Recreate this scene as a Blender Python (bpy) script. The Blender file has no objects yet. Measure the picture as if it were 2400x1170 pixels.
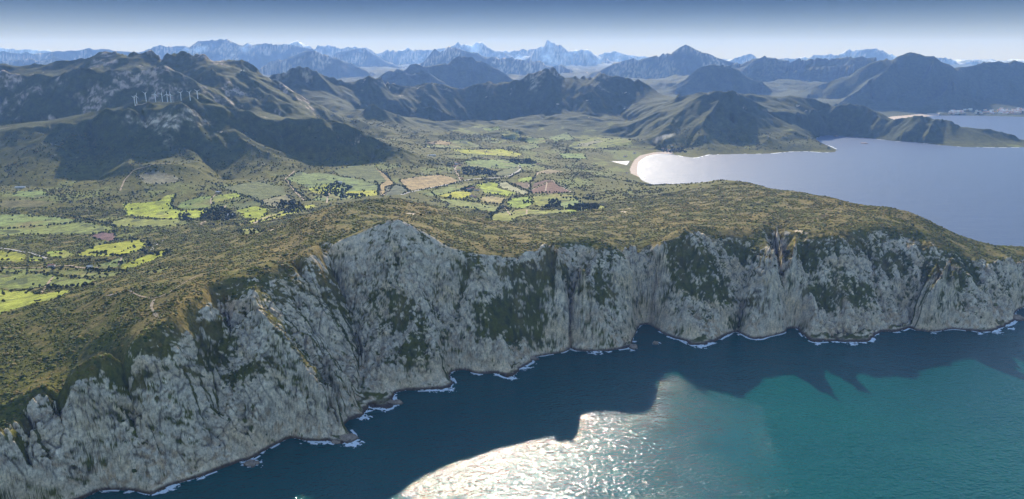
import bpy, math, random
import numpy as np
from mathutils import Vector, Matrix

# ------------------------------------------------------------------ camera, sky, sun, exposure
SC = bpy.context.scene
COL = SC.collection
CAMH = 550.0
F = 1714.0                      # focal length in pixels of the 2400 px wide photograph
PITCH = math.atan(455.0 / F)
SP, CP = math.sin(PITCH), math.cos(PITCH)
cd = bpy.data.cameras.new('camera')
cam = bpy.data.objects.new('camera', cd); COL.objects.link(cam)
cam.location = (0, 0, CAMH)
cam.rotation_euler = (math.pi / 2 - PITCH, 0, 0)
cd.sensor_width = 36.0; cd.lens = 36.0 * F / 2400.0
cd.clip_start = 1.0; cd.clip_end = 120000.0
SC.camera = cam

SUN_EL = math.radians(27.5); SUN_AZ = math.radians(-1.5)      # azimuth from +Y towards +X
W = bpy.data.worlds.new('World'); SC.world = W; W.use_nodes = True
nt = W.node_tree; N = nt.nodes; L = nt.links
N.clear()
wo = N.new('ShaderNodeOutputWorld'); bg = N.new('ShaderNodeBackground')
sky = N.new('ShaderNodeTexSky'); sky.sky_type = 'NISHITA'; sky.sun_disc = False
sky.sun_elevation = SUN_EL; sky.sun_rotation = SUN_AZ; sky.altitude = 500
sky.air_density = 1.0; sky.dust_density = 0.2; sky.ozone_density = 2.0
tc = N.new('ShaderNodeTexCoord'); sep = N.new('ShaderNodeSeparateXYZ')
L.new(tc.outputs['Generated'], sep.inputs[0])
rmp = N.new('ShaderNodeValToRGB')
cr = rmp.color_ramp; cr.interpolation = 'B_SPLINE'
SKYR = [(0.0, (0.33, 0.30, 0.13)), (0.018, (0.26, 0.26, 0.155)), (0.036, (0.13, 0.155, 0.125)), (0.056, (0.034, 0.055, 0.055)), (0.075, (0.004, 0.012, 0.014)), (0.11, (0.014, 0.024, 0.040)), (0.30, (0.03, 0.07, 0.14))]
cr.elements[0].position = SKYR[0][0]; cr.elements[0].color = (*SKYR[0][1], 1)
cr.elements[1].position = SKYR[-1][0]; cr.elements[1].color = (*SKYR[-1][1], 1)
for p, c in SKYR[1:-1]:
    e = cr.elements.new(p); e.color = (*c, 1)
L.new(sep.outputs[2], rmp.inputs[0])
fac = N.new('ShaderNodeMapRange'); fac.inputs[1].default_value = 0.076; fac.inputs[2].default_value = 0.13
L.new(sep.outputs[2], fac.inputs[0])
scl = N.new('ShaderNodeVectorMath'); scl.operation = 'SCALE'; scl.inputs[3].default_value = 1.0 / 0.14
L.new(rmp.outputs[0], scl.inputs[0])
mx = N.new('ShaderNodeMix'); mx.data_type = 'RGBA'
L.new(fac.outputs[0], mx.inputs[0]); L.new(scl.outputs[0], mx.inputs[6]); L.new(sky.outputs[0], mx.inputs[7])
L.new(mx.outputs[2], bg.inputs[0]); bg.inputs[1].default_value = 0.14
L.new(bg.outputs[0], wo.inputs[0])

sd = bpy.data.lights.new('sun', 'SUN'); sd.energy = 4.6; sd.angle = math.radians(0.53); sd.color = (1.0, 0.91, 0.79)
sun = bpy.data.objects.new('sun', sd); COL.objects.link(sun)
sdir = Vector((math.sin(SUN_AZ) * math.cos(SUN_EL), math.cos(SUN_AZ) * math.cos(SUN_EL), math.sin(SUN_EL)))
sun.rotation_euler = sdir.to_track_quat('Z', 'Y').to_euler()
SC.view_settings.view_transform = 'Standard'; SC.view_settings.look = 'None'
SC.view_settings.exposure = 0.78; SC.view_settings.gamma = 1.0
SC.view_settings.use_curve_mapping = False
SC.cycles.max_bounces = 4; SC.cycles.diffuse_bounces = 2; SC.cycles.volume_bounces = 0
SC.cycles.sample_clamp_indirect = 3.0
SC.cycles.sample_clamp_direct = 0.0

HAZE = (0.000048, (0.16, 0.30, 0.70))

# ------------------------------------------------------------------ helpers
def tag(o, label=None, cat=None, group=None, kind=None):
    if label: o['label'] = label
    if cat: o['category'] = cat
    if group: o['group'] = group
    if kind: o['kind'] = kind
    return o

def mesh_np(name, co, faces, mat=None, smooth=True, cols=None, parent=None, link=True):
    """co (n,3), faces (m,k) int array of constant k."""
    me = bpy.data.meshes.new(name)
    co = np.ascontiguousarray(co, np.float32); faces = np.ascontiguousarray(faces, np.int32)
    m, k = faces.shape
    me.vertices.add(len(co)); me.vertices.foreach_set('co', co.ravel())
    me.loops.add(m * k); me.loops.foreach_set('vertex_index', faces.ravel())
    me.polygons.add(m)
    me.polygons.foreach_set('loop_start', np.arange(0, m * k, k, dtype=np.int32))
    try: me.polygons.foreach_set('loop_total', np.full(m, k, np.int32))
    except Exception: pass
    me.polygons.foreach_set('use_smooth', np.full(m, smooth, bool))
    me.update(calc_edges=True)
    for an, arr in (cols or {}).items():
        a = me.attributes.new(an, 'FLOAT_COLOR', 'POINT')
        a.data.foreach_set('color', np.ascontiguousarray(arr, np.float32).ravel())
    if mat: me.materials.append(mat)
    if not link: return me
    o = bpy.data.objects.new(name, me); COL.objects.link(o)
    if parent: o.parent = parent
    return o

def hash2(ix, iy, seed):
    h = (ix.astype(np.uint32) * np.uint32(374761393)) ^ (iy.astype(np.uint32) * np.uint32(668265263)) ^ np.uint32((seed * 2246822519) & 0xffffffff)
    h = (h ^ (h >> np.uint32(13))) * np.uint32(1274126177)
    return h ^ (h >> np.uint32(16))

def gnoise(x, y, seed=0):
    x0 = np.floor(x); y0 = np.floor(y)
    fx = (x - x0).astype(np.float32); fy = (y - y0).astype(np.float32)
    ix = x0.astype(np.int64).astype(np.int32); iy = y0.astype(np.int64).astype(np.int32)
    ux = fx * fx * fx * (fx * (fx * 6 - 15) + 10); uy = fy * fy * fy * (fy * (fy * 6 - 15) + 10)
    def g(dx, dy):
        h = hash2(ix + np.int32(dx), iy + np.int32(dy), seed)
        a = (h & np.uint32(1023)).astype(np.float32) * np.float32(2 * math.pi / 1024)
        return np.cos(a) * (fx - dx) + np.sin(a) * (fy - dy)
    a = g(0, 0); b = g(1, 0); c = g(0, 1); d = g(1, 1)
    ab = a + (b - a) * ux; cdv = c + (d - c) * ux
    return (ab + (cdv - ab) * uy) * np.float32(1.5)          # about -1..1

def rot(x, y, a):
    c, s = math.cos(a), math.sin(a)
    return c * x - s * y, s * x + c * y

def fbm(x, y, wl, octs=4, seed=0, gain=0.5, ridged=False, minwl=None):
    t = np.zeros(x.shape, np.float32); amp = 1.0; tot = 0
    for i in range(octs):
        xr, yr = rot(x, y, 0.7 + 1.1 * i)
        n = gnoise(xr / wl + 17.3 * i, yr / wl - 9.1 * i, seed + i * 7)
        if ridged: n = 1 - 2 * np.abs(n)
        if minwl is not None: n = n * np.clip((wl / minwl - 1.0), 0, 1)
        t += amp * n; tot += amp; amp *= gain; wl *= 0.5
    return t / tot

def sstep(a, b, x):
    t = np.clip((x - a) / (b - a), 0, 1)
    return t * t * (3 - 2 * t)

def ray(px, py):
    u = (px - 1200.0) / F; v = (585.0 - py) / F
    yd = CP + v * SP
    return u / yd, -(-SP + v * CP) / yd               # s = X/Y, fall per metre of Y

def at_z(px, py, z=0.0):
    s, t = ray(px, py); Y = (CAMH - z) / t
    return s, Y, z

def at_Y(px, py, Y):
    s, t = ray(px, py)
    return s, Y, CAMH - t * Y

def project(X, Y, Z):
    dz = Z - CAMH
    depth = Y * CP - dz * SP; up = Y * SP + dz * CP
    return 1200 + F * X / depth, 585 - F * up / depth

def in_poly(x, y, poly):
    r = np.zeros(x.shape, bool); n = len(poly)
    for i in range(n):
        x1, y1 = poly[i]; x2, y2 = poly[(i + 1) % n]
        if y1 == y2: continue
        c = ((y1 > y) != (y2 > y)) & (x < (x2 - x1) * (y - y1) / (y2 - y1) + x1)
        r ^= c
    return r

# ------------------------------------------------------------------ the land: crest, foot and shore lines
S0, S1 = -0.93, 0.93
Y0, Y1 = 540.0, 27500.0
CS = 0.004
LY0, LY1 = math.log(Y0), math.log(Y1)
cs = np.arange(S0, S1 + CS / 2, CS); cl = np.arange(LY0, LY1 + CS / 2, CS)
NC, NR = len(cs), len(cl)

COAST_NEAR = [(-520, 1500), (-200, 1330), (60, 1215), (197, 1168), (227, 1150), (267, 1145), (320, 1150), (353, 1163), (377, 1150), (400, 1138),
 (460, 1120), (533, 1093), (563, 1080), (587, 1080), (610, 1063), (650, 1038), (683, 1023), (717, 1032), (760, 1032), (800, 1043),
 (820, 1037), (830, 1023), (813, 1007), (800, 994), (815, 983), (850, 977), (867, 960), (863, 947), (890, 958), (913, 960),
 (933, 947), (917, 937), (927, 923), (943, 915), (987, 915), (1027, 913), (1060, 913), (1067, 903), (1057, 890), (1050, 873),
 (1063, 867), (1093, 865), (1110, 875), (1140, 877), (1160, 872), (1193, 888), (1210, 877), (1223, 860), (1250, 848), (1236, 841),
 (1267, 833), (1324, 825), (1333, 813), (1347, 820), (1367, 823), (1417, 822), (1467, 817), (1485, 812), (1477, 800),
 (1477, 787), (1487, 773), (1500, 757), (1530, 757), (1540, 770), (1563, 788), (1605, 800), (1620, 812), (1650, 810), (1680, 800),
 (1692, 790), (1715, 780), (1730, 772), (1740, 782), (1760, 795), (1785, 795), (1800, 787), (1840, 780), (1838, 765), (1870, 768),
 (1885, 790), (1905, 803), (1950, 800), (1990, 803), (2040, 803), (2050, 785), (2070, 775), (2100, 780), (2125, 770), (2135, 760),
 (2145, 775), (2180, 778), (2230, 770), (2290, 778), (2330, 778), (2350, 768), (2375, 755), (2382, 745), (2372, 735), (2388, 722),
 (2420, 712), (2520, 700), (2640, 680), (2700, 640)]
COAST_BACK = [(2600, 612), (2400, 604), (2300, 598), (2200, 570), (2100, 535), (2000, 508), (1900, 487), (1800, 465), (1700, 447), (1620, 442), (1560, 440), (1530, 432), (1508, 424)]
BEACH_LINE = [(1500, 414), (1497, 405), (1495, 395), (1496, 384), (1503, 375), (1515, 368), (1530, 363), (1550, 361), (1567, 361)]
COAST_P1 = [(1590, 365), (1620, 371), (1635, 370), (1660, 363), (1700, 362), (1740, 361), (1780, 361), (1810, 360), (1850, 356), (1890, 355),
 (1930, 358), (1955, 357), (1963, 352), (1950, 345), (1932, 339), (1912, 333), (1900, 328), (1915, 323), (1925, 318), (1945, 317), (1965, 319)]
COAST_P2 = [(2010, 322), (2050, 326), (2100, 331), (2150, 334), (2200, 340), (2260, 345), (2330, 346), (2400, 346), (2440, 340)]
COAST_P2B = [(2420, 330), (2330, 322), (2250, 316), (2150, 311), (2095, 300)]
COAST_FAR = [(2086, 282), (2120, 277), (2165, 273.5), (2200, 271), (2260, 271), (2330, 272), (2420, 275), (3200, 292)]
shore_px = COAST_NEAR + COAST_BACK + BEACH_LINE + COAST_P1 + COAST_P2 + COAST_P2B + COAST_FAR
shore = [at_z(*p) for p in shore_px]
land_poly = [(s, math.log(Y)) for s, Y, z in shore] + [(1.6, LY1 + 1), (-1.6, LY1 + 1), (-1.6, 5.0)]

Z = []      # lines with explicit height: [(px,py,z)...]
T = []
R = []      # lines with explicit distance: (Yleft, Yright, [(px,py)...])
# near headland ----------------------------------------------------------------
Z.append([(-300, 1010, 60), (-60, 960, 95), (40, 935, 115), (150, 850, 165), (300, 790, 190), (400, 740, 202), (450, 690, 208), (500, 638, 214), (560, 645, 214), (640, 607, 224), (700, 610, 220), (750, 560, 234),
          (800, 556, 234), (850, 545, 240), (890, 520, 257), (928, 504, 272), (955, 525, 258), (1000, 545, 238), (1040, 580, 212), (1090, 592, 200), (1150, 600, 190), (1240, 590, 184),
          (1300, 567, 190), (1340, 555, 192), (1385, 553, 194), (1450, 570, 188), (1490, 592, 175), (1508, 612, 160)])
Z.append([(1524, 612, 160), (1540, 570, 178), (1590, 535, 188), (1640, 524, 190), (1690, 535, 184), (1770, 540, 178), (1805, 520, 186), (1830, 530, 183), (1870, 545, 175),
          (1930, 548, 170), (2000, 552, 165), (2080, 530, 170), (2150, 540, 160), (2230, 575, 135), (2300, 610, 105), (2400, 625, 90), (2500, 640, 80)])
Z.append([(1509, 640, 112), (1513, 690, 62), (1512, 740, 18)])                       # deep cleft
Z.append([(1500, 640, 146), (1503, 700, 92), (1494, 740, 45)])
Z.append([(1530, 640, 140), (1545, 700, 88), (1560, 760, 40)])
Z.append([(1817, 560, 138), (1822, 640, 95), (1835, 720, 42), (1846, 755, 12)])      # second cleft
Z.append([(1800, 580, 150), (1803, 650, 112), (1815, 730, 60)])
Z.append([(1850, 580, 150), (1860, 660, 108), (1880, 730, 66), (1915, 745, 62), (1925, 780, 26)])
Z.append([(2190, 660, 82), (2150, 715, 38), (2133, 752, 8)])
Z.append([(2230, 660, 95), (2200, 710, 62), (2160, 745, 32)])
Z.append([(1333, 640, 132), (1331, 720, 72), (1335, 790, 15)])
Z.append([(1352, 640, 146), (1356, 720, 90), (1362, 790, 28)])
Z.append([(1310, 640, 146), (1300, 720, 88), (1298, 790, 28)])
Z.append([(905, 800, 62), (880, 880, 26)])
Z.append([(1090, 740, 82), (1055, 820, 40)])
Z.append([(1010, 740, 92), (1030, 830, 38)])
Z.append([(770, 700, 118), (830, 790, 62), (850, 870, 22), (812, 950, 8)])           # gully left of the second buttress
Z.append([(700, 700, 146), (740, 800, 95), (770, 880, 62), (800, 950, 30)])
Z.append([(560, 760, 142), (620, 860, 100), (690, 940, 50), (750, 990, 30)])
Z.append([(520, 780, 130), (540, 860, 92), (480, 960, 55)])
Z.append([(240, 820, 135), (260, 900, 108), (330, 1000, 70), (380, 1080, 28)])
Z.append([(230, 850, 122), (210, 940, 92), (100, 1060, 52), (85, 1150, 20)])
Z.append([(60, 1000, 92), (20, 1080, 70), (-20, 1160, 45)])
# the ridge top behind the cliffs, falls to the valley behind
Z.append([(-500, 800, 90), (-200, 760, 100), (0, 735, 112), (100, 712, 130), (200, 688, 150), (300, 680, 178), (390, 660, 190), (480, 640, 203)])
Z.append([(640, 540, 180), (700, 508, 212), (760, 487, 226), (830, 472, 234), (900, 461, 238), (950, 463, 230), (1000, 478, 205), (1060, 492, 168), (1120, 505, 140), (1180, 520, 125), (1240, 530, 132), (1320, 520, 138), (1400, 500, 140), (1440, 480, 125)])
Z.append([(1440, 440, 62), (1500, 428, 45), (1540, 434, 48), (1600, 432, 72), (1650, 428, 110), (1690, 421, 148), (1730, 424, 156), (1790, 437, 164), (1850, 446, 174), (1920, 458, 180),
          (2000, 475, 184), (2080, 485, 184), (2130, 495, 176), (2180, 520, 158), (2230, 553, 134), (2270, 570, 112), (2330, 576, 100), (2400, 577, 96), (2500, 577, 94)])
Z.append([(1500, 460, 110), (1600, 460, 140), (1700, 470, 165), (1800, 490, 178)])
# valley floor
Z.append([(-500, 690, 60), (-200, 690, 70), (0, 690, 82), (100, 670, 84), (200, 640, 92), (300, 625, 105)])
Z.append([(-400, 620, 60), (0, 620, 68), (150, 600, 70), (300, 580, 76), (420, 560, 86), (540, 540, 92), (620, 525, 84)])
Z.append([(-400, 550, 58), (0, 550, 60), (200, 540, 62), (400, 530, 68), (600, 508, 72), (700, 492, 72)])
Z.append([(-400, 500, 64), (0, 500, 66), (200, 500, 62), (400, 500, 65), (560, 480, 72), (740, 470, 72), (850, 461, 70)])
Z.append([(-400, 450, 85), (0, 455, 82), (150, 460, 80), (280, 470, 74)])
Z.append([(640, 450, 78), (760, 440, 74), (880, 440, 66), (960, 446, 60), (1000, 462, 56)])
Z.append([(900, 425, 64), (1050, 430, 52), (1180, 440, 46), (1300, 440, 52)])
Z.append([(1050, 470, 48), (1180, 485, 48), (1300, 480, 52), (1400, 478, 66)])
Z.append([(1090, 500, 60), (1200, 505, 60), (1300, 500, 72)])
Z.append([(1000, 395, 58), (1100, 392, 48), (1200, 395, 40), (1290, 395, 44), (1350, 408, 54), (1420, 420, 50)])
Z.append([(1080, 362, 48), (1200, 372, 36), (1330, 375, 26), (1420, 385, 10), (1470, 395, 5)])
Z.append([(980, 340, 66), (1100, 345, 48), (1250, 350, 34), (1400, 350, 24), (1480, 352, 10), (1530, 352, 6)])
Z.append([(1000, 322, 82), (1150, 318, 62), (1300, 318, 46), (1420, 320, 40), (1490, 325, 34)])
Z.append([(1428, 380, 3), (1455, 383, 3), (1475, 380, 3)])
Z.append([(1478, 408, 5), (1476, 395, 4), (1484, 378, 4), (1500, 366, 4), (1530, 358, 4), (1560, 357, 4)])
# turbine hill
R.append((3290, 3340, [(-300, 330), (-100, 310), (0, 298), (30, 292), (100, 284), (200, 268), (260, 255), (310, 246), (342, 240), (370, 238), (420, 238), (470, 234)]))
R.append((3180, 3230, [(-100, 318), (0, 309), (100, 296), (200, 281), (260, 270), (342, 256), (420, 254), (470, 252)]))
R.append((3340, 3400, [(470, 234), (500, 240), (540, 252), (580, 268), (620, 280), (680, 281), (740, 283)]))
R.append((3400, 3400, [(740, 283), (790, 290), (830, 310), (860, 325), (900, 338), (940, 352), (1000, 375), (1050, 396)]))
R.append((3310, 2970, [(400, 245), (450, 270), (520, 305), (600, 347), (680, 388), (722, 412)]))
R.append((3320, 3240, [(580, 295), (640, 335), (700, 372), (745, 402)]))
R.append((3260, 2760, [(120, 285), (112, 330), (140, 380), (165, 425)]))
R.append((3310, 2820, [(330, 252), (345, 300), (330, 350), (300, 390)]))
R.append((3180, 2790, [(215, 330), (230, 380), (235, 430)]))
R.append((3080, 2810, [(450, 340), (480, 390), (530, 430)]))
R.append((2790, 2830, [(320, 396), (360, 386), (420, 383), (470, 392), (500, 410)]))
R.append((3330, 3240, [(770, 300), (790, 340), (800, 385)]))
R.append((3340, 3300, [(845, 330), (850, 360), (870, 395)]))
Z.append([(560, 425, 92), (620, 430, 88), (660, 438, 82)])
Z.append([(-300, 430, 80), (0, 436, 76), (100, 438, 78), (200, 446, 80)])
# hidden hollow behind it, then the rocky massif
R.append((3680, 3690, [(-400, 300), (-100, 300), (0, 296), (200, 285), (340, 262), (480, 255), (560, 275)]))
R.append((3980, 3880, [(-400, 180), (-150, 170), (0, 177), (35, 175), (60, 178), (100, 177), (130, 181), (165, 181), (200, 173), (250, 170), (300, 170), (340, 165), (370, 161), (400, 170), (430, 185), (460, 203), (490, 225), (520, 247), (560, 262)]))
R.append((4120, 4150, [(-300, 210), (0, 200), (100, 200), (200, 190), (330, 185), (400, 200), (450, 215)]))
R.append((4480, 4480, [(-400, 150), (-150, 160), (0, 165), (20, 165), (60, 161), (80, 159), (120, 162), (160, 155), (200, 142), (240, 132), (258, 130), (275, 134), (283, 131), (290, 137), (297, 131), (309, 138), (315, 131), (330, 129), (345, 129), (360, 132), (372, 143), (381, 153), (388, 140), (395, 133), (405, 136), (415, 132), (422, 134), (435, 129), (445, 129), (452, 136), (468, 132), (490, 134), (503, 145), (510, 149), (540, 147), (560, 150), (568, 147), (582, 149), (590, 158), (607, 166), (613, 178), (622, 184)]))
R.append((4480, 4020, [(622, 184), (640, 198), (660, 214), (680, 230), (700, 245), (720, 262), (742, 281)]))
R.append((4150, 3900, [(500, 175), (540, 205), (580, 232), (620, 255), (660, 276)]))
R.append((4260, 3960, [(560, 175), (600, 205), (640, 232), (690, 270)]))
R.append((3690, 3700, [(590, 283), (650, 288), (740, 292)]))
R.append((4700, 4900, [(-400, 240), (0, 235), (300, 235), (620, 240), (740, 280)]))
# cone hill and low hills
R.append((4650, 4800, [(800, 294), (840, 267), (858, 256), (866, 248), (876, 244), (886, 252), (910, 268), (950, 285), (1000, 298), (1050, 312)]))
Z.append([(800, 325, 100), (900, 322, 92), (1000, 312, 88)])
R.append((5300, 5260, [(960, 290), (985, 258), (1010, 252), (1040, 268), (1070, 283), (1110, 296)]))
R.append((5250, 5150, [(1040, 305), (1090, 287), (1120, 282), (1150, 288), (1180, 298)]))
# central ridge
R.append((5480, 6000, [(628, 183), (640, 178), (655, 172), (663, 174), (680, 170), (703, 160), (725, 166), (735, 173), (750, 174), (760, 180), (780, 187), (800, 192), (830, 193), (855, 188), (885, 188), (900, 195), (930, 201), (975, 205), (1000, 202), (1025, 198), (1035, 199), (1060, 207), (1090, 209), (1110, 205), (1130, 199), (1150, 201), (1175, 198)]))
R.append((6000, 5950, [(1175, 198), (1190, 194), (1200, 194), (1225, 184), (1245, 175), (1250, 177), (1270, 173), (1285, 167), (1295, 165), (1303, 170), (1312, 178), (1322, 186), (1335, 184), (1345, 185), (1352, 182), (1362, 187), (1378, 184), (1385, 190), (1395, 182), (1408, 170), (1420, 172), (1430, 179), (1450, 180), (1470, 188), (1485, 195), (1495, 193), (1505, 200), (1530, 215), (1555, 224), (1590, 228)]))
R.append((5500, 5050, [(720, 200), (760, 225), (800, 245), (840, 262)]))
R.append((5850, 5300, [(890, 200), (940, 235), (965, 265)]))
R.append((5200, 5620, [(850, 292), (960, 290), (1100, 290), (1250, 290)]))
R.append((5850, 5300, [(1292, 195), (1300, 225), (1290, 255), (1270, 282)]))
R.append((5450, 4950, [(1300, 262), (1345, 276), (1400, 290), (1450, 308)]))
R.append((5800, 5350, [(1400, 200), (1420, 235), (1440, 262), (1470, 285)]))
R.append((5450, 5250, [(1340, 262), (1400, 275), (1500, 290)]))
# first peninsula and its hills
R.append((5300, 5400, [(1590, 228), (1600, 226), (1625, 221), (1645, 216), (1660, 218), (1680, 212), (1692, 220)]))
R.append((4880, 4980, [(1505, 288), (1540, 270), (1570, 262), (1600, 250), (1650, 230), (1685, 219), (1712, 218), (1724, 223), (1740, 240), (1760, 250), (1790, 258), (1830, 267), (1870, 269)]))
R.append((4990, 5480, [(1870, 269), (1900, 268), (1925, 262)]))
R.append((5450, 5500, [(1738, 234), (1755, 226), (1775, 224), (1800, 228), (1850, 231), (1890, 232), (1920, 240), (1950, 252), (1980, 262)]))
R.append((4800, 4350, [(1690, 240), (1660, 280), (1630, 320), (1610, 350)]))
R.append((4900, 4400, [(1750, 262), (1820, 300), (1880, 325), (1940, 345)]))
R.append((4800, 4420, [(1710, 275), (1740, 310), (1760, 340)]))
R.append((4700, 4380, [(1580, 285), (1560, 320), (1548, 340)]))
R.append((4950, 4750, [(1800, 280), (1860, 300), (1900, 318)]))
Z.append([(1540, 345, 8), (1560, 352, 8)])
# second peninsula
R.append((5480, 5400, [(1925, 262), (1950, 254), (1990, 248), (2012, 250)]))
R.append((5400, 5110, [(2012, 250), (2040, 262), (2070, 275), (2090, 283), (2100, 283)]))
R.append((5110, 4730, [(2100, 283), (2120, 280), (2145, 277), (2165, 276), (2190, 280), (2220, 286), (2235, 292), (2250, 298), (2290, 302), (2315, 303), (2340, 312), (2370, 322), (2400, 332), (2425, 338)]))
R.append((5340, 5230, [(1990, 275), (1985, 300), (1975, 316)]))
R.append((5220, 5110, [(2050, 285), (2040, 310)]))
R.append((4990, 4870, [(2120, 300), (2110, 325)]))
R.append((4860, 4760, [(2180, 300), (2170, 330)]))
R.append((5900, 6400, [(600, 260), (900, 250), (1300, 240), (1600, 258), (1900, 285), (2060, 292)]))
# far ranges, front to back
R.append((7060, 7060, [(1900, 270), (2060, 268), (2200, 266), (2300, 267), (2500, 270), (3000, 280)]))
R.append((7300, 7300, [(1950, 262), (2100, 258), (2250, 256), (2400, 255), (2600, 262)]))
R.append((8300, 7950, [(1870, 218), (1900, 206), (1950, 192), (1990, 180), (2010, 165), (2040, 150), (2060, 143), (2090, 140), (2120, 130), (2142, 126), (2160, 132), (2175, 138), (2190, 138), (2205, 148), (2225, 160), (2240, 160), (2290, 154), (2320, 147), (2345, 144), (2370, 146), (2385, 144), (2400, 145), (2500, 150), (2700, 155)]))
R.append((7900, 7400, [(2100, 150), (2060, 185), (2010, 215), (1960, 245)]))
R.append((7900, 7450, [(2185, 145), (2170, 180), (2130, 220), (2080, 250)]))
R.append((7700, 7400, [(2230, 175), (2240, 210), (2260, 235)]))
T.append((7600, 7500, [(1500, 232), (1650, 232), (1800, 232)]))
R.append((8600, 8500, [(1560, 215), (1600, 200), (1630, 175), (1660, 160), (1682, 150), (1700, 155), (1720, 163), (1736, 169), (1750, 183), (1780, 200), (1825, 222)]))
T.append((9200, 9000, [(1740, 196), (1830, 205), (1900, 205)]))
R.append((10400, 9900, [(1700, 160), (1740, 156), (1765, 141), (1785, 138), (1820, 142), (1850, 144), (1890, 145), (1920, 138), (1950, 140), (1990, 133), (2010, 138), (2030, 142), (2060, 146)]))
R.append((10000, 9600, [(1850, 175), (1900, 165), (1960, 158), (2000, 160)]))
R.append((12000, 12000, [(1365, 192), (1400, 176), (1440, 160), (1480, 145), (1500, 138), (1520, 138), (1545, 137), (1560, 125), (1575, 130), (1590, 122), (1600, 115), (1612, 111), (1620, 117), (1640, 130), (1665, 134), (1685, 140), (1702, 147), (1730, 155), (1760, 162)]))
T.append((11000, 11000, [(1380, 215), (1500, 205), (1620, 200)]))
R.append((9200, 9400, [(880, 196), (900, 186), (920, 179), (948, 171), (955, 172), (982, 161), (1000, 160), (1030, 157), (1050, 156), (1062, 147), (1083, 134), (1105, 142), (1115, 150), (1125, 149), (1150, 157), (1170, 164), (1190, 178), (1215, 192), (1240, 205)]))
R.append((8600, 8600, [(895, 193), (930, 181), (950, 173), (972, 177), (990, 171), (1010, 180), (1040, 200)]))
T.append((7600, 7600, [(620, 220), (800, 215), (1100, 222), (1300, 215), (1450, 215)]))
T.append((10500, 10500, [(880, 205), (1000, 190), (1120, 190), (1260, 185), (1400, 205)]))
T.append((12500, 12500, [(1185, 165), (1200, 160), (1215, 158), (1240, 168), (1262, 175), (1280, 175)]))
R.append((14000, 13500, [(970, 170), (985, 158), (1005, 146), (1022, 125), (1045, 125), (1061, 115), (1080, 122), (1098, 127), (1112, 128), (1130, 138), (1150, 143), (1178, 138), (1200, 143), (1240, 142), (1262, 152), (1280, 160), (1300, 160), (1313, 157), (1330, 167), (1350, 180), (1372, 190)]))
R.append((12500, 13000, [(600, 172), (640, 150), (665, 141), (700, 130), (728, 122), (750, 130), (790, 143), (830, 158), (870, 172)]))
T.append((11000, 11500, [(-300, 190), (0, 182), (300, 180), (600, 188), (850, 190)]))
R.append((13500, 13500, [(-300, 150), (0, 147), (50, 142), (90, 150), (130, 137), (180, 150), (260, 146), (350, 165)]))
R.append((16500, 17000, [(-300, 138), (0, 131), (55, 131), (105, 126), (160, 124), (210, 120), (240, 118), (258, 121), (300, 124), (325, 127), (345, 119), (380, 108), (395, 112), (420, 110), (440, 111), (465, 102), (480, 100), (500, 94), (518, 96), (533, 95), (550, 104), (575, 113), (590, 114), (608, 107), (622, 106), (633, 102), (645, 109), (665, 108), (690, 113), (715, 119), (735, 126), (760, 136)]))
T.append((15000, 15500, [(100, 175), (400, 165), (700, 165), (950, 170)]))
R.append((17500, 17500, [(760, 138), (800, 127), (830, 120), (854, 114), (870, 119), (890, 130), (915, 146), (950, 162)]))
T.append((18500, 18800, [(700, 160), (900, 165), (1150, 160), (1400, 165), (1560, 160)]))
R.append((21000, 22000, [(640, 118), (670, 112), (700, 106), (715, 112), (740, 121), (755, 112), (776, 106), (795, 118), (815, 118), (840, 118), (868, 122), (880, 128), (897, 130), (905, 125), (914, 121), (930, 128), (950, 122), (965, 124), (985, 121), (1000, 123), (1025, 122), (1050, 117), (1070, 108), (1085, 111), (1110, 112), (1127, 106), (1140, 117), (1160, 126), (1175, 124), (1200, 120), (1215, 124), (1227, 119), (1240, 124), (1253, 120)]))
R.append((21000, 21000, [(1253, 120), (1258, 117), (1277, 117), (1279, 104), (1292, 106), (1300, 110), (1304, 115), (1309, 111), (1320, 118), (1330, 127), (1345, 124), (1358, 120), (1380, 125), (1400, 133), (1420, 142)]))
R.append((24000, 24000, [(1400, 135), (1412, 131), (1420, 128), (1447, 126), (1465, 129), (1480, 133), (1500, 137), (1545, 139)]))
R.append((20000, 20000, [(1690, 149), (1730, 142), (1756, 136), (1765, 140), (1780, 148), (1800, 150), (1825, 142), (1860, 143), (1875, 138), (1900, 140), (1920, 135), (1945, 134), (1965, 137), (1983, 128), (1993, 122), (2005, 124), (2030, 122), (2042, 119), (2055, 121), (2070, 128), (2100, 135), (2130, 142)]))
R.append((20000, 20000, [(2180, 146), (2200, 143), (2210, 143), (2250, 149), (2290, 152), (2340, 154)]))
R.append((24500, 24500, [(-300, 125), (0, 120), (22, 118), (45, 122), (62, 119), (90, 122), (130, 125), (200, 128)]))
T.append((16000, 16500, [(1600, 165), (1800, 165), (2100, 165), (2400, 165), (2800, 165)]))

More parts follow.
